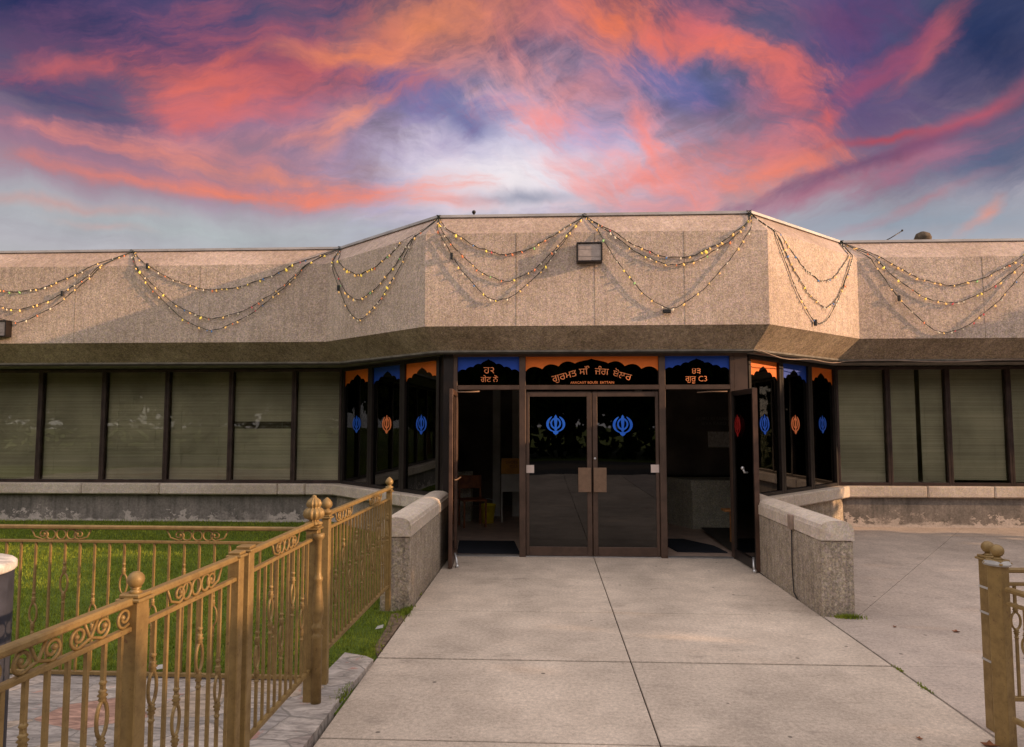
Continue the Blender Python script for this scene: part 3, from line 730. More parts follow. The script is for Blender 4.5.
for k, (x, y, s) in enumerate(((3.33, 6.0, .035), (2.9, 6.12, .025), (2.0, 4.0, .022))):
    o = single(leaf_mb(s), 'fallen_leaf', 'wood', ('dark curled leaf on the concrete right of the low wall, farther from it', 'dark curled leaf on the concrete right of the low wall, nearer to it', 'small dark leaf on the walkway slab near the camera')[k], 'leaf', (0, 0, 0)); o.location = (x, y, .001); o.rotation_euler = (0, 0, k)

# ------------------------------------------------------------------ railings (local x along the panel, y across, z up)
PW = .0
def baluster(kind, z0, z1):
    m = MB(); s = .0065
    if kind == 0: m.box(-s, s, -s, s, z0, z1); return m
    zc = z0+(z1-z0)*{1: .68, 2: .44, 3: .24}[kind]; h = .058; w = .026
    m.box(-s, s, -s, s, z0, zc-h-.03); m.box(-s, s, -s, s, zc+h+.03, z1)
    m.tube([(w*math.cos(a), 0, zc+h*math.sin(a)) for a in [2*math.pi*i/16 for i in range(16)]], .0068, 5, True)
    for sg in (-1, 1):
        zz = zc+sg*(h+.018); m.lathe([(.007, -.022), (.014, -.014), (.010, -.006), (.017, 0), (.010, .007), (.014, .014), (.007, .022)], (0, 0, zz), 8)
        m.lathe([(.007, -.01), (.013, 0), (.007, .01)], (0, 0, zz+sg*.04), 8)
    return m
BAL = {k: baluster(k, .23, .985).mesh('baluster', M['gold']) for k in range(4)}
def ring_orn(r):
    return MB().tube([(r*math.cos(a), 0, r*math.sin(a)) for a in [2*math.pi*i/16 for i in range(16)]], .006, 5, True)
def scroll(flip=1):
    """C scroll with spiral ends"""
    m = MB(); pts = []
    for i in range(26):
        s = i/25; a = -math.pi*.5+s*math.pi*2.6; r = .034*(1-.72*s); pts.append((r*math.cos(a)*1.1, 0, r*math.sin(a)))
    tail = [(-.03-.028*k, 0, -.034+.0*k+.018*k*k) for k in range(1, 3)][::-1]
    m.tube([(p[0]*flip, p[1], p[2]) for p in tail+pts], .0058, 5); m.ball((pts[-1][0]*flip, 0, pts[-1][2]), .010, 8); return m
ORN = {'ring': ring_orn(.033).mesh('ring', M['gold']), 'scroll': scroll(1).mesh('scroll', M['gold']), 'scrollb': scroll(-1).mesh('scroll', M['gold'])}
def railing(label, a, b, orn, zoff=0., step=.095, start=0, pattern=(1, 0, 2, 0), group='gold painted metal railing panels', zs=1., zb=.23):
    """thing at a, local x axis towards b"""
    dx, dy = b[0]-a[0], b[1]-a[1]; L = math.hypot(dx, dy)
    t = thing('metal_railing', label, 'railing', (a[0], a[1], zoff), math.atan2(dy, dx), group)
    part(MB().box(0, L, -.02, .02, 1.075*zs, 1.075*zs+.025, .006), 'top_rail', 'gold', t, False)
    part(MB().box(0, L, -.013, .013, .985*zs, .985*zs+.018, .003), 'middle_rail', 'gold', t, False)
    part(MB().box(0, L, -.013, .013, zb*zs-.025, zb*zs, .003), 'bottom_rail', 'gold', t, False)
    n = int(L/step); s0 = (L-(n-1)*step)/2
    for k in range(n):
        o = bpy.data.objects.new('baluster', BAL[pattern[(k+start) % len(pattern)]]); col.objects.link(o); o.parent = t; b_ = (.985-zb)/.755; o.location = (s0+k*step, 0, (zb-.23*b_)*zs); o.scale = (1, 1, zs*b_)
    for kind, x in orn(L):
        o = bpy.data.objects.new(kind.replace('b', ''), ORN[kind]); col.objects.link(o); o.parent = t; o.location = (x, 0, 1.039*zs); o.scale = (1, 1, zs)
    return t
def post(t, x, w, h, fin, y=0., rz=0.):
    m = MB(); m.box(-w/2, w/2, -w/2, w/2, 0, h, .004)
    mt = Matrix.Translation((x, y, 0)) @ Matrix.Rotation(rz, 4, 'Z')
    m.box(-w/2-.012, w/2+.012, -w/2-.012, w/2+.012, h+.0005, h+.012, .003); m.box(-w/2-.004, w/2+.004, -w/2-.004, w/2+.004, h+.0125, h+.026, .003)
    p = part(m.xf(mt), 'post', 'gold', t, False); z = h+.026; f = MB()
    if fin == 'ball': f.lathe([(w*.35, 0), (w*.25, .008), (w*.2, .012), (w*.3, .018)], (0, 0, z), 12); f.ball((0, 0, z+.044), .029, 14)
    elif fin == 'bigball': f.lathe([(w*.4, 0), (w*.25, .01), (w*.2, .014)], (0, 0, z), 12); f.ball((0, 0, z+.045), .034, 14)
    elif fin == 'acorn': f.lathe([(.02, 0), (.034, .01), (.036, .022), (.018, .032), (.016, .038), (.03, .045), (.036, .06), (.034, .076), (.022, .094), (.006, .108), (0, .11)], (0, 0, z), 14)
    elif fin == 'onion': f.lathe([(.03, 0), (.05, .006), (.05, .014), (.03, .024), (.026, .032), (.05, .042), (.060, .062), (.058, .084), (.046, .10), (.032, .106), (.040, .114), (.044, .13), (.036, .15), (.018, .165), (.012, .170), (.014, .176), (.0, .184)], (0, 0, z), 60, True, 12, .10)
    else: return p
    part(f.xf(mt), 'finial', 'gold', p, False); return p
def turned(t, x, y):
    """turned half column fixed to the big post"""
    prof = [(.036, 0), (.036, .40), (.040, .41), (.028, .425), (.026, .44), (.040, .455), (.042, .47), (.030, .485), (.030, .50), (.040, .54), (.042, .58), (.036, .64), (.029, .70), (.026, .73), (.034, .745), (.034, .755), (.024, .77), (.022, .80), (.022, .98), (.034, .99), (.04, 1.0), (.04, 1.02)]
    prof = [(a_*.84, b_) for a_, b_ in prof]
    return part(MB().lathe(prof, (x, y, 0.01), 20), 'turned_column', 'gold', t, False)
def rings3(centers):
    return lambda L: [('ring', c*L+k) for c in centers for k in (-.072, 0, .072)] + [('scroll', c*L-.125) for c in centers] + [('scrollb', c*L+.125) for c in centers]
def scrolls(n0): return lambda L: [(('scroll' if i % 2 else 'scrollb'), L*(i+.5)/n0) for i in range(n0)]
PZ = 0.
fA = railing('nearest gold railing panel at bottom left, scroll band above its balusters', (-1.49, 1.22), (-1.432, 2.42), scrolls(11), PZ, .082)
post(fA, 1.204, .066, 1.085, 'ball'); post(fA, -.03, .06, 1.12, 'ball')
fB = railing('gold railing panel right of the ball topped post, ending at a flat capped post', (-1.430, 2.47), (-1.412, 3.19), rings3((.5,)), PZ, .082)
post(fB, .715, .05, 1.09, None)
fC = railing('gold railing panel between the flat capped post and the tall ornate post', (-1.412, 3.30), (-1.425, 4.24), rings3((.55,)), PZ, .082, 1)
post(fC, -.02, .06, 1.10, None); post(fC, .985, .072, 1.05, 'onion'); turned(fC, .95, -.045)
part(MB().box(.915, 1.06, -.09, .06, 0, .008, .003), 'base_plate', 'planks', fC, False)
fD = railing('farthest gold railing panel along the walkway, reaching the left low wall', (-1.432, 4.56), (-1.425, 6.36), rings3((.22, .72)), 0.02, .085)
post(fD, 0, .05, 1.06, 'acorn'); post(fD, 1.80, .045, 1.055, 'acorn')
fE = railing('long gold railing panel across the lawn, parallel to the building', (-6.6, 4.66), (-1.50, 4.60), rings3((.135, .32, .488, .655, .84)), -.085, .103, zb=.15)
post(fE, 0, .05, 1.14, 'ball')
# right side: two posts and short panels
GR2 = 'gold painted metal railing panels'
fF = railing('gold railing panel running right from the rear of two ball topped posts', (2.55, 4.14), (4.9, 4.18), rings3((.3, .7)), 0, .1, zs=.80)
post(fF, -.06, .072, .93, 'bigball')
fG = railing('gold railing panel behind the front ball topped post at the right edge', (2.425, 3.88), (2.60, 2.6), lambda L: [], 0, .12, zs=.755)
pp = post(fG, -.06, .074, .945, 'bigball', 0, .35)
def band(parent, w, z, rz_, x, y=0.):
    m = MB(); h = .006; e = w/2+.002
    m.box(-e, e, -e, e, z-h, z+h); m.xf(Matrix.Translation((x, y, 0)) @ Matrix.Rotation(rz_, 4, 'Z')); part(m, 'tape_strip', 'tape', parent, False)
for z in (.78, .64, .38): band(fF.children[-1], .072, z, 0, -.06)
m = MB(); m.lathe([(.060, 0), (.066, .010), (.056, .024), (.03, .03)], (-.06, 0, .94), 9, False, 3, .06); part(m, 'plastic_wrap', 'tape', pp, False)

# ------------------------------------------------------------------ bin at the left edge
t = thing('litter_bin', 'dark blue grey cylindrical bin with weathered pale lid behind the left railing', 'bin', (-2.625, 2.95, .045))
prof = [(.26, 0), (.27, .01)]
for i in range(1, 100): prof.append((.27, .01+i*.0102))
part(MB().lathe([(.265, 0), (.27, .02), (.27, .99), (.265, 1.0)], n=56, flute=28, fa=.012), 'body', 'binwall', t, False)
part(MB().lathe([(.262, 1.002), (.278, 1.004), (.283, 1.01), (.283, 1.035), (.272, 1.045), (.2, 1.05), (.001, 1.052)], n=40), 'lid', 'bintop', t, False)

# ------------------------------------------------------------------ lamps and roof things
def flood(x, y, z0, z1, w, label):
    t = thing('floodlight', label, 'lamp', (x, y, z0)); d = .12
    h = z1-z0
    m = MB(); m.box(-w/2, w/2, -d, 0, 0, .018, .004); m.box(-w/2, w/2, -d, 0, h-.018, h, .004); m.box(-w/2, -w/2+.018, -d, 0, .018, h-.018); m.box(w/2-.018, w/2, -d, 0, .018, h-.018); m.box(-w/2+.018, w/2-.018, -.03, 0, .018, h-.018)
    part(m, 'housing', 'darkframe', t, False)
    m = MB(); m.box(-w/2+.02, w/2-.02, -d+.02, -d+.03, .02, h-.02)
    for k in range(2): m.box(-w/2+.02, w/2-.02, -d+.016, -d+.02, .07+k*.09, .074+k*.09)
    part(m, 'lens', 'lens', t, False)
flood(.54, 8.598, 3.67, 3.915, .315, 'square dark floodlight mounted on the central fascia above the doors')
flood(-8.23, 10.148, 2.99, 3.24, .31, 'dark floodlight low on the left fascia at the edge of the frame')
t = thing('roof_vent', 'small round rusty vent standing on the right wing roof', 'vent', (6.87, 12.9, 4.2))
part(MB().lathe([(.05, 0), (.05, .72)], n=12), 'pipe', 'silver', t, False)
part(MB().lathe([(.06, .72), (.125, .78), (.14, .86), (.11, .94), (.03, .98)], n=20, flute=10, fa=.05), 'cap', 'trunk', t, False)
single(MB().tube([(5.02, 10.5, 4.39), (5.12, 10.5, 4.44), (5.30, 10.5, 4.55)], .008).ball((5.30, 10.5, 4.555), .016), 'roof_aerial', 'darkframe', 'bent metal rod sticking up from the right roof edge', 'aerial', (5.02, 10.5, 4.36))
single(MB().tube([(-.99, 9.5, 4.2), (-.99, 9.5, 4.60)], .012).ball((-.99, 9.5, 4.62), .028), 'roof_pipe', 'darkframe', 'tiny dark pipe above the roof line left of the floodlight', 'pipe', (-.99, 9.5, 4.2))
single(MB().box(1.43, 1.53, 8.535, 8.585, 3.04, 3.085, .006), 'cable_connector', 'black', 'black connector box at the lowest point of the light string right of the floodlight', 'connector', (1.48, 8.58, 3.04))

# ------------------------------------------------------------------ string lights
BM = {}
for nm in BULB:
    BM[nm] = MB().lathe([(.0, -.026), (.010, -.022), (.0145, -.010), (.0125, .004), (.007, .012), (.007, .02)], n=10).mesh('bulb', BULB[nm])
peaks = [(-9.6, 10.15, 0, 'far left end of the fascia'), (-6.42, 10.15, 0, ''), (-3.25, 10.15, 0, ''), (-1.48, 8.6, 0, ''), (.50, 8.6, 0, ''), (2.70, 8.6, 0, ''), (4.47, 10.15, 0, ''), (7.15, 10.15, 0, ''), (9.9, 10.15, 0, '')]
# per bay: (fraction of the lowest point, its height) for upper, middle, lower string
bays = [[(.5, 3.69), (.5, 3.42), (.5, 3.22)],
        [(.47, 3.69), (.46, 3.26), (.45, 3.08)],
        [(.38, 3.78), (.36, 3.42), (.38, 3.13)],
        [(.50, 3.80), (.50, 3.46), (.45, 3.21)],
        [(.51, 3.73), (.50, 3.64), (.46, 3.10)],
        [(.56, 3.60), (.58, 3.25), (.50, 3.0)],
        [(.48, 3.66), (.46, 3.40), (.44, 2.97)],
        [(.5, 3.65), (.5, 3.4), (.5, 3.1)]]
where = ['at the far left end of the fascia', 'on the left wing fascia beside the angled panel', 'on the shaded left angled fascia panel', 'on the central fascia left of the floodlight',
         'on the central fascia right of the floodlight', 'on the sunlit right angled fascia panel', 'on the right wing fascia beside the sunlit panel', 'at the far right edge of the picture']
level = ['upper', 'middle', 'lowest']
rb = random.Random(11); STR = {}
weights = ['amber']*14+['orange']*3+['yellow']*5+['red']*1+['blue']*1+['green']*1+['clear']*6
for bi in range(8):
    p0, p1 = peaks[bi], peaks[bi+1]; nb = [Vector((b_[1]-a_[1], a_[0]-b_[0], 0)).normalized() for a_, b_ in zip(peaks, peaks[1:])]; dx, dy = p1[0]-p0[0], p1[1]-p0[1]; L = math.hypot(dx, dy); nrm = Vector((dy/L, -dx/L, 0)); n0 = (nb[max(bi-1, 0)]+nrm).normalized(); n1 = (nb[min(bi+1, 7)]+nrm).normalized()
    for li in range(3):
        tl_, zl = bays[bi][li]; N = 44; ptsl = []
        ztop = 4.375; jit = rb.uniform(-.02, .02)
        off_e = .012+.008*li
        for k in range(N+1):
            s = k/N; q = (tl_-s)/tl_ if s < tl_ else (s-tl_)/(1-tl_)
            z = zl+(ztop-zl)*(q**(1.75 if li < 2 else 1.6))
            z += .008*math.sin(s*37+bi*2+li*5) + .004*math.sin(s*91+li)
            if z > ZB: o_ = -(z-ZB)/(ZA-ZB)*.3+off_e
            else: o_ = off_e
            nv = n0.lerp(nrm, min(1, s/.12)) if s < .5 else n1.lerp(nrm, min(1, (1-s)/.12))
            ptsl.append(Vector((p0[0]+dx*s, p0[1]+dy*s, 0)) + nv*(o_*1.03) + Vector((0, 0, z)))
        STR[(bi, li)] = ptsl
        t = thing('string_light', '%s string of small coloured bulbs draped %s' % (level[li], where[bi]), 'string lights', tuple(ptsl[0]), 0, 'coloured light strings draped along the fascia')
        m = MB(); m.tube(ptsl, .0045, 5)
        tw = [p + Vector((.006*math.sin(i*2.4), -.007, .006*math.cos(i*2.4))) for i, p in enumerate(ptsl)]
        m.tube(tw, .0028, 4)
        if li == 2: m.tube([ptsl[0]+Vector((.035*math.sin(i*2.1+bi), -.02+.012*math.cos(i*1.3), .03*math.cos(i*1.7)-.01)) for i in range(9)], .004, 4)
        part(m, 'wire', 'wire', t)
        # bulbs at uneven spacing
        s = rb.uniform(.01, .05)
        while s < .99:
            i = int(s*N); f_ = s*N-i; P = ptsl[i].lerp(ptsl[min(i+1, N)], f_)
            nm = rb.choice(weights); 
            if bi == 5 and rb.random() < .7: nm = rb.choice(['clear', 'blue', 'clear', 'amber'])
            o = bpy.data.objects.new('bulb', BM[nm]); col.objects.link(o); o.parent = t
            sc = rb.uniform(.5, .88)*(1.35 if nm == 'yellow' and rb.random() < .5 else 1.)
            o.location = P - ptsl[0] + nrm*.012 + Vector((rb.uniform(-.012, .012), 0, -.022*sc)); o.scale = (sc, sc, sc); o.rotation_euler = (rb.uniform(-.5, .5), rb.uniform(-.7, .7), 0)
            s += rb.choice((.024, .034, .044, .058, .075))*(2.6/L)**.6
# connectors on the strings
for bi, li, q, lb in ((0, 1, .74, 'far left string'), (1, 0, .14, 'left wing string'), (2, 2, .17, 'left angled panel string'), (3, 2, .16, 'central left string'), (6, 2, .22, 'right wing string'), (5, 2, .47, 'sunlit angled panel string')):
    P = STR[(bi, li)][int(q*44)]
    single(MB().box(P.x-.02, P.x+.02, P.y-.03, P.y-.006, P.z-.055, P.z+.03, .006), 'plug', 'black', 'small black plug hanging on the %s' % lb, 'plug', (P.x, P.y, P.z-.055))
# loose cable under the right eave
c = outline(.26); pts = []
P1, P2, P3 = Vector((*c[3], 0)), Vector((*c[4], 0)), Vector((9.5, c[4][1], 0))
for k in range(13): s = k/12; pts.append(P1.lerp(P2, s)+Vector((0, 0, 2.60+.02*math.cos(s*11)-.05*math.sin(s*3.14))))
for k in range(1, 21): s = k/20; pts.append(P2.lerp(P3, s)+Vector((0, 0, 2.60+.015*math.sin(s*17))))
single(MB().tube(pts, .007, 5), 'cable', 'cable', 'thin loose cable running along the lower edge of the right eave', 'cable', (P1.x, P1.y, 2.6))

# ------------------------------------------------------------------ trees (reflected in the glass and shading the right wing)
def crown_mb(rx, rz, n, seed, leaf=.16):
    rn = random.Random(seed); m = MB()
    cl = []
    for _ in range(34):
        while True:
            v = Vector((rn.uniform(-1, 1), rn.uniform(-1, 1), rn.uniform(-1, 1)))
            if v.length < 1: break
        cl.append((v, rn.uniform(.22, .42)))
    for _ in range(n):
        c, r_ = rn.choice(cl); v = Vector((rn.gauss(0, 1), rn.gauss(0, 1), rn.gauss(0, 1))).normalized()*r_*rn.random()**.35
        p = c*.75+v; p = Vector((p.x*rx, p.y*rx, p.z*rz))
        a = Vector((rn.gauss(0, 1), rn.gauss(0, 1), rn.gauss(0, 1))).normalized(); b = a.orthogonal().normalized(); s = leaf*rn.uniform(.6, 1.3)
        m.add([p-a*s, p-b*s*.5, p+a*s, p+b*s*.5], [(0, 1, 2, 3)])
    return m
def make_tree(x, y, h, rx, n, seed, label, group=None, leaf=.16):
    t = thing('tree', label, 'tree', (x, y, -.06), 0, group); rz = h*.42
    m = MB(); m.tube([(0, 0, 0), (.05, 0, h*.2), (-.05, .05, h*.45), (0, 0, h*.75)], .2, 10, rs=[.26, .2, .16, .06])
    for k in range(6):
        a = k*1.1; m.tube([(0, 0, h*(.3+.05*k)), (rx*.3*math.cos(a), rx*.3*math.sin(a), h*(.45+.04*k)), (rx*.6*math.cos(a), rx*.6*math.sin(a), h*(.55+.05*k))], .06, 6, rs=[.08, .05, .02])
    part(m, 'trunk', 'trunk', t, False); c = part(crown_mb(rx, rz, n, seed, leaf), 'crown', 'leaf', t, False); c.location = (0, 0, h*.55)
    return t
tr0 = make_tree(-14, -19, 9, 4.4, 9000, 1, 'large leafy tree across the road, mirrored dark in the entrance glass', 'trees across the road', .34)
for k, (x, y, s) in enumerate(((-7.5, -20, 1.05), (-1.5, -18.5, .9), (4.5, -20.5, 1.1), (10.5, -18.5, .95), (17, -20, 1.1), (24, -19, 1.), (-21, -20, 1.1), (31, -21, 1.2), (-28, -20, 1.1), (1.5, -25, 1.4), (-11, -26, 1.4), (14, -26, 1.4), (-24, -26, 1.4), (-36, -22, 1.3), (26, -27, 1.4), (-4.5, -27, 1.5), (7.5, -27, 1.4))):
    o = copy_tree(tr0); o.location = (x, y, -.06); o.scale = (s, s, s); o.rotation_euler = (0, 0, k*1.7)
for k, (x, y, s) in enumerate(((-31, -9, 1.1), (-33, -1, 1.2), (-31.5, 6.5, 1.05), (-34, 13, 1.2))):  # unseen trees added to darken reflections in the side windows
    o = copy_tree(tr0); o.location = (x, y, -.06); o.scale = (s, s, s); o.rotation_euler = (0, 0, 2+k*1.3)
    o['label'] = 'unseen leafy tree added beyond the left end of the lawn to darken the side windows'; o['group'] = 'trees added beyond the left end of the lawn'
make_tree(12.2, 8.5, 4.9, 1.3, 3200, 5, 'small leafy tree standing beyond the right edge of the concrete apron', None, .10)
def added_hedge(x0, x1, y0, y1, h, n, seed, label, leaf):
    rn = random.Random(seed); m = MB()
    for _ in range(n):
        f_ = rn.random(); p = Vector((rn.uniform(x0, x1), rn.uniform(y0, y1), rn.uniform(.0, 1.)*h))
        if rn.random() < .35: p.z = h*(1-.08*rn.random())
        p.z *= 1+.07*math.sin((p.x+p.y)*1.3)+.05*math.sin((p.x+p.y)*3.1)
        a = Vector((rn.gauss(0, 1), rn.gauss(0, 1), rn.gauss(0, 1))).normalized(); b = a.orthogonal().normalized(); s_ = leaf*rn.uniform(.6, 1.4)
        m.add([p-a*s_, p-b*s_*.6, p+a*s_, p+b*s_*.6], [(0, 1, 2, 3)])
    return single(m, 'added_hedge', 'leaf', label, 'added_hedge', ((x0+x1)/2, (y0+y1)/2, 0))
added_hedge(-44, 44, -17.5, -16, 3.2, 9000, 21, 'long clipped hedge across the road below the mirrored trees', .34)  # added out of view to hide the bright horizon from the glass
added_hedge(11, 12.2, -10, 9.7, 3.9, 27000, 22, 'tall hedge bordering the right side of the concrete apron', .16)  # added out of view as a sun blocker, shades the ground
# ------------------------------------------------------------------ camera
cam = bpy.data.cameras.new('camera'); co = bpy.data.objects.new('camera', cam); col.objects.link(co); scene.camera = co
cam.sensor_width = 36; cam.lens = 36*700/1024; cam.clip_end = 1000; cam.clip_start = .05
co.location = (0, 0, 1.7); co.rotation_euler = (R(90)+math.atan(49.5/700), 0, math.atan(34/700)*.9975)

# ------------------------------------------------------------------ light
SUN_E = 14.0; SUN_DIR = Vector((math.cos(R(-9.5))*math.cos(R(SUN_E)), math.sin(R(-9.5))*math.cos(R(SUN_E)), math.sin(R(SUN_E))))
sun = bpy.data.lights.new('sun', 'SUN'); sun.energy = 5.0; sun.angle = R(.6); sun.color = (1., .62, .35)
so = bpy.data.objects.new('sun', sun); col.objects.link(so); so.rotation_euler = SUN_DIR.to_track_quat('Z', 'Y').to_euler()

# ------------------------------------------------------------------ sky
w = bpy.data.worlds.new('World'); scene.world = w; w.use_nodes = True; nt = w.node_tree; nt.nodes.clear(); g = NT(nt)
wo = nt.nodes.new('ShaderNodeOutputWorld')
sky = g.n('ShaderNodeTexSky', sky_type='NISHITA'); sky.sun_disc = False; sky.sun_elevation = R(SUN_E); sky.sun_rotation = math.atan2(SUN_DIR.x, SUN_DIR.y)
dirv = g.n('ShaderNodeTexCoord').outputs['Generated']; s = g.sep(dirv)
az = g.math('ARCTAN2', s[0], s[1]); el = g.math('ARCSINE', s[2])
base = g.comb(az, el, 0)
def px(u, v):   # photograph position -> azimuth, elevation of that direction
    f = 700.; yaw = math.atan(34/700)*.9975; pit = math.atan(49.5/700)
    fw = Vector((-math.sin(yaw)*math.cos(pit), math.cos(yaw)*math.cos(pit), math.sin(pit))); rt = Vector((math.cos(yaw), math.sin(yaw), 0)); up = rt.cross(fw)
    d = (rt*(u-512)+up*(373.5-v)+fw*f).normalized(); return math.atan2(d.x, d.y), math.asin(d.z)
def lin(c): return tuple(((x/255)/12.92 if x/255 < .04045 else ((x/255+.055)/1.055)**2.4) for x in c)
def warped(vec, sc, amt, det=4, rough=.55):
    wv = g.n('ShaderNodeVectorMath', operation='SUBTRACT'); g.setin(wv.inputs[0], g.noise(vec, sc, det, rough, 0., True)); wv.inputs[1].default_value = (.5, .5, .5)
    ws = g.n('ShaderNodeVectorMath', operation='MULTIPLY'); g.setin(ws.inputs[0], wv.outputs[0]); ws.inputs[1].default_value = (*amt, 0)
    wa = g.n('ShaderNodeVectorMath', operation='ADD'); g.setin(wa.inputs[0], vec); g.setin(wa.inputs[1], ws.outputs[0]); return wa.outputs[0]
warp = warped(base, 3.4, (.13, .08), 3, .5); warp = warped(warp, 13, (.05, .03), 4, .6)
# streaky cloud fibres in three directions
fib = {}
for nm_, rot_, sc_ in (('h', .04, (2.2, 11, 1)), ('u', -.36, (2.6, 10, 1)), ('d', .62, (2.8, 9, 1))):
    fib[nm_] = g.noise(g.scale(g.scale(warp, (1, 1, 1), rot=(0, 0, rot_)), sc_), 1.9, 7, .66, .35)
puff = g.noise(warp, 9, 6, .62, .3)
sw = g.sep(warp)
tex = {k_: g.math('MULTIPLY_ADD', v_, -.75, g.math('MULTIPLY_ADD', puff, -.25, .5)) for k_, v_ in fib.items()}
def grad(stops):
    c = lin(stops[0][1])
    for (e0, _), (e1, cc) in zip(stops, stops[1:]): c = g.mix(g.ramp(sw[1], R(e0), R(e1)), c, lin(cc))
    return c
c = grad([(9, (184, 186, 186)), (14.5, (172, 168, 178)), (19, (156, 128, 144)), (26, (86, 88, 118)), (36, (42, 54, 94))])
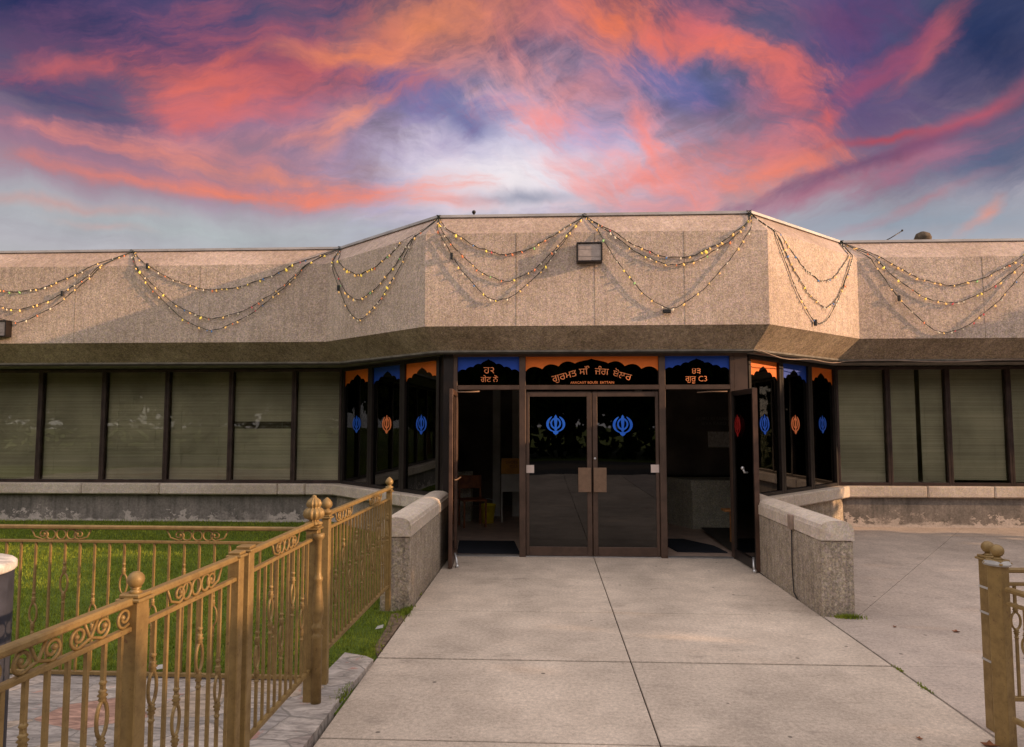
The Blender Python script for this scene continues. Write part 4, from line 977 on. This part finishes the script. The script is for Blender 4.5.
# (cx, cy, rx, ry, rot deg, colour, strength, fibre weight, fibre)
BL = [
 (50, 10, 200, 64, 0, (30, 42, 84), 1., .2, 'h'), (60, 112, 150, 32, 0, (42, 62, 106), .9, .5, 'h'), (215, 45, 120, 50, 0, (76, 66, 112), .8, .5, 'u'),
 (90, 160, 220, 30, 0, (132, 104, 136), .7, .6, 'h'), (290, 140, 120, 44, 0, (140, 108, 140), .6, .6, 'u'),
 (500, 160, 210, 90, 0, (176, 172, 212), .9, .5, 'u'), (520, 145, 100, 60, 0, (206, 206, 232), .85, .6, 'd'), (505, 188, 150, 50, 0, (232, 224, 228), 1., .3, 'h'),
 (835, 50, 100, 110, 0, (74, 66, 116), .95, .3, 'd'), (860, 130, 90, 50, 0, (86, 74, 118), .8, .4, 'd'), (1005, 40, 80, 90, 0, (32, 48, 88), .95, .3, 'u'), (985, 150, 130, 40, 12, (62, 90, 124), .9, .3, 'u'),
 (655, 72, 84, 34, -8, (56, 98, 164), 1., .4, 'd'), (690, 92, 46, 22, -20, (44, 90, 158), .8, .4, 'd'), (385, 80, 60, 20, 0, (66, 92, 146), .9, .5, 'h'), (425, 104, 76, 26, 0, (72, 108, 166), .95, .7, 'u'), (470, 125, 40, 14, -20, (60, 100, 158), .8, .7, 'd'), (600, 130, 50, 30, 0, (160, 164, 214), .7, .6, 'd'),
 (600, 90, 230, 90, 0, (222, 146, 152), .42, .5, 'd'), (300, 90, 190, 60, 10, (180, 104, 112), .42, .6, 'u'), (720, 185, 170, 44, 0, (230, 142, 136), .5, .6, 'd'), (180, 180, 240, 24, 0, (176, 126, 136), .5, .7, 'h'),
 (45, 62, 100, 34, 0, (104, 72, 108), .7, .6, 'u'), (68, 76, 64, 9, 12, (196, 92, 100), .95, .6, 'u'), (110, 146, 110, 9, 0, (206, 112, 116), .7, .9, 'h'), (30, 165, 90, 9, 0, (190, 112, 118), .7, .9, 'h'),
 (300, 70, 150, 34, 14, (178, 88, 98), .8, .8, 'u'), (190, 96, 62, 26, 12, (234, 104, 88), .95, .7, 'u'), (225, 66, 60, 12, 30, (226, 100, 86), .9, .7, 'u'), (215, 118, 90, 10, 4, (206, 98, 104), .8, .9, 'h'), (255, 88, 90, 14, 10, (208, 96, 96), .8, .9, 'u'),
 (425, 28, 125, 40, 12, (248, 136, 86), 1., .4, 'u'), (350, 58, 90, 11, 6, (240, 128, 88), .9, .8, 'h'), (480, 8, 90, 26, 0, (232, 128, 100), .9, .6, 'u'), (300, 22, 90, 30, 20, (146, 84, 104), .7, .8, 'u'), (560, 20, 90, 44, 0, (222, 116, 112), .85, .7, 'd'), (500, 60, 90, 16, 0, (214, 134, 138), .7, .8, 'u'),
 (335, 128, 52, 20, 42, (242, 142, 112), .95, .7, 'u'), (300, 142, 70, 10, 14, (232, 132, 116), .8, .9, 'u'), (240, 160, 150, 12, 0, (206, 124, 126), .7, .9, 'h'), (470, 90, 50, 12, -24, (232, 158, 160), .7, .9, 'd'),
 (270, 180, 160, 9, -4, (232, 128, 104), .8, .9, 'h'), (240, 194, 190, 8, 0, (246, 120, 86), 1., .5, 'h'), (360, 196, 90, 13, 8, (246, 118, 88), 1., .6, 'h'), (50, 203, 110, 6, 4, (228, 112, 92), .9, .6, 'h'), (450, 200, 60, 11, -14, (244, 150, 140), .8, .8, 'h'),
 (575, 92, 105, 40, 0, (242, 138, 134), .9, .8, 'd'), (560, 115, 60, 22, 0, (244, 130, 128), .8, .8, 'd'), (640, 185, 96, 26, 0, (250, 126, 112), 1., .7, 'd'), (585, 165, 60, 22, 0, (244, 160, 160), .8, .7, 'd'), (680, 210, 120, 14, 0, (240, 130, 122), .85, .8, 'h'), (640, 125, 14, 46, 30, (240, 124, 118), .85, .7, 'd'),
 (612, 22, 34, 44, 20, (250, 118, 74), 1., .7, 'd'), (665, 35, 80, 22, -20, (246, 112, 82), .95, .8, 'd'), (735, 62, 90, 22, -24, (244, 108, 84), 1., .8, 'd'), (785, 110, 60, 24, -52, (232, 100, 92), .9, .8, 'd'), (740, 110, 60, 36, -20, (200, 108, 130), .7, .8, 'd'), (690, 20, 60, 24, 0, (206, 92, 108), .7, .8, 'd'),
 (815, 130, 17, 11, 0, (244, 96, 80), 1., .5, 'd'), (775, 178, 70, 16, 6, (244, 122, 98), .95, .8, 'd'), (850, 188, 130, 16, 12, (170, 108, 130), .8, .8, 'u'), (755, 150, 50, 24, 0, (222, 118, 124), .7, .8, 'd'),
 (880, 142, 70, 5, 4, (176, 78, 92), 1., .3, 'u'), (965, 115, 90, 9, 22, (172, 86, 104), 1., .5, 'u'), (935, 42, 70, 12, 40, (196, 90, 98), .9, .8, 'u'), (880, 75, 60, 14, 30, (150, 78, 108), .8, .8, 'u'), (850, 20, 60, 30, 0, (104, 62, 104), .6, .6, 'd'), (870, 165, 120, 8, 14, (110, 78, 112), .8, .6, 'u'),
 (200, 230, 280, 20, 0, (170, 178, 180), .85, .3, 'h'), (100, 222, 50, 5, 0, (206, 150, 148), .7, .6, 'h'), (920, 224, 170, 20, -4, (142, 154, 168), .85, .4, 'h'), (972, 214, 24, 8, 44, (232, 134, 110), .9, .6, 'u'), (925, 198, 60, 6, 20, (186, 128, 136), .6, .7, 'u'),
 (520, 205, 60, 8, 0, (132, 138, 160), .8, .5, 'h')]
for cx, cy, rx, ry, rot, cc, st, wt, fb_ in BL:
    a, e = px(cx, cy); mp = g.n('ShaderNodeMapping', vector_type='TEXTURE'); g.setin(mp.inputs[0], warp)
    mp.inputs['Location'].default_value = (a, e, 0); mp.inputs['Rotation'].default_value = (0, 0, R(rot)); mp.inputs['Scale'].default_value = (rx/640, ry/640, 1)
    ln = g.n('ShaderNodeVectorMath', operation='LENGTH'); g.setin(ln.inputs[0], mp.outputs[0])
    d = g.math('MULTIPLY_ADD', tex[fb_], wt*5.5, ln.outputs['Value'])
    hot = cc[0] > 185 and cc[0] > cc[2]+50; c = g.mix(g.ramp(d, 1.22 if hot else 1.3, -.65 if hot else -.2, 0, st*(.92 if hot else 1)), c, lin((cc[0]-4, cc[1]+8, cc[2]+4) if hot else cc))
# overall fine modulation
k = g.ramp(g.math('ADD', g.math('MULTIPLY', fib['h'], .5), g.math('MULTIPLY', puff, .5)), .3, .7, .84, 1.16, False); c = g.mix(1., c, g.comb(k, k, k), 'MULTIPLY')
bgc = g.n('ShaderNodeBackground'); g.setin(bgc.inputs[0], c); bgc.inputs[1].default_value = 1.0
# rest of the sky: clear air plus thin bright cloud
cl = g.noise(dirv, 2.2, 5, .6); cloudc = g.mix(g.ramp(cl, .3, .7), (1.15, 1.0, .92), (.85, .80, .84))
bgn = g.n('ShaderNodeBackground'); g.setin(bgn.inputs[0], sky.outputs[0]); bgn.inputs[1].default_value = .08
bgo = g.n('ShaderNodeBackground'); g.setin(bgo.inputs[0], cloudc); bgo.inputs[1].default_value = 1.6
m1 = g.n('ShaderNodeMixShader'); m1.inputs[0].default_value = .7; nt.links.new(bgn.outputs[0], m1.inputs[1]); nt.links.new(bgo.outputs[0], m1.inputs[2])
north = g.ramp(s[1], .05, .35); low = g.ramp(s[2], .80, .62); msk = g.math('MULTIPLY', north, low)
m2 = g.n('ShaderNodeMixShader'); nt.links.new(msk, m2.inputs[0]); nt.links.new(m1.outputs[0], m2.inputs[1]); nt.links.new(bgc.outputs[0], m2.inputs[2])
nt.links.new(m2.outputs[0], wo.inputs[0])
w.cycles.sampling_method = 'MANUAL'; w.cycles.sample_map_resolution = 512

scene.view_settings.view_transform = 'Standard'; scene.view_settings.look = 'None'; scene.view_settings.exposure = .08; scene.view_settings.gamma = 1
scene.cycles.use_denoising = True; scene.cycles.max_bounces = 8; scene.cycles.transparent_max_bounces = 12
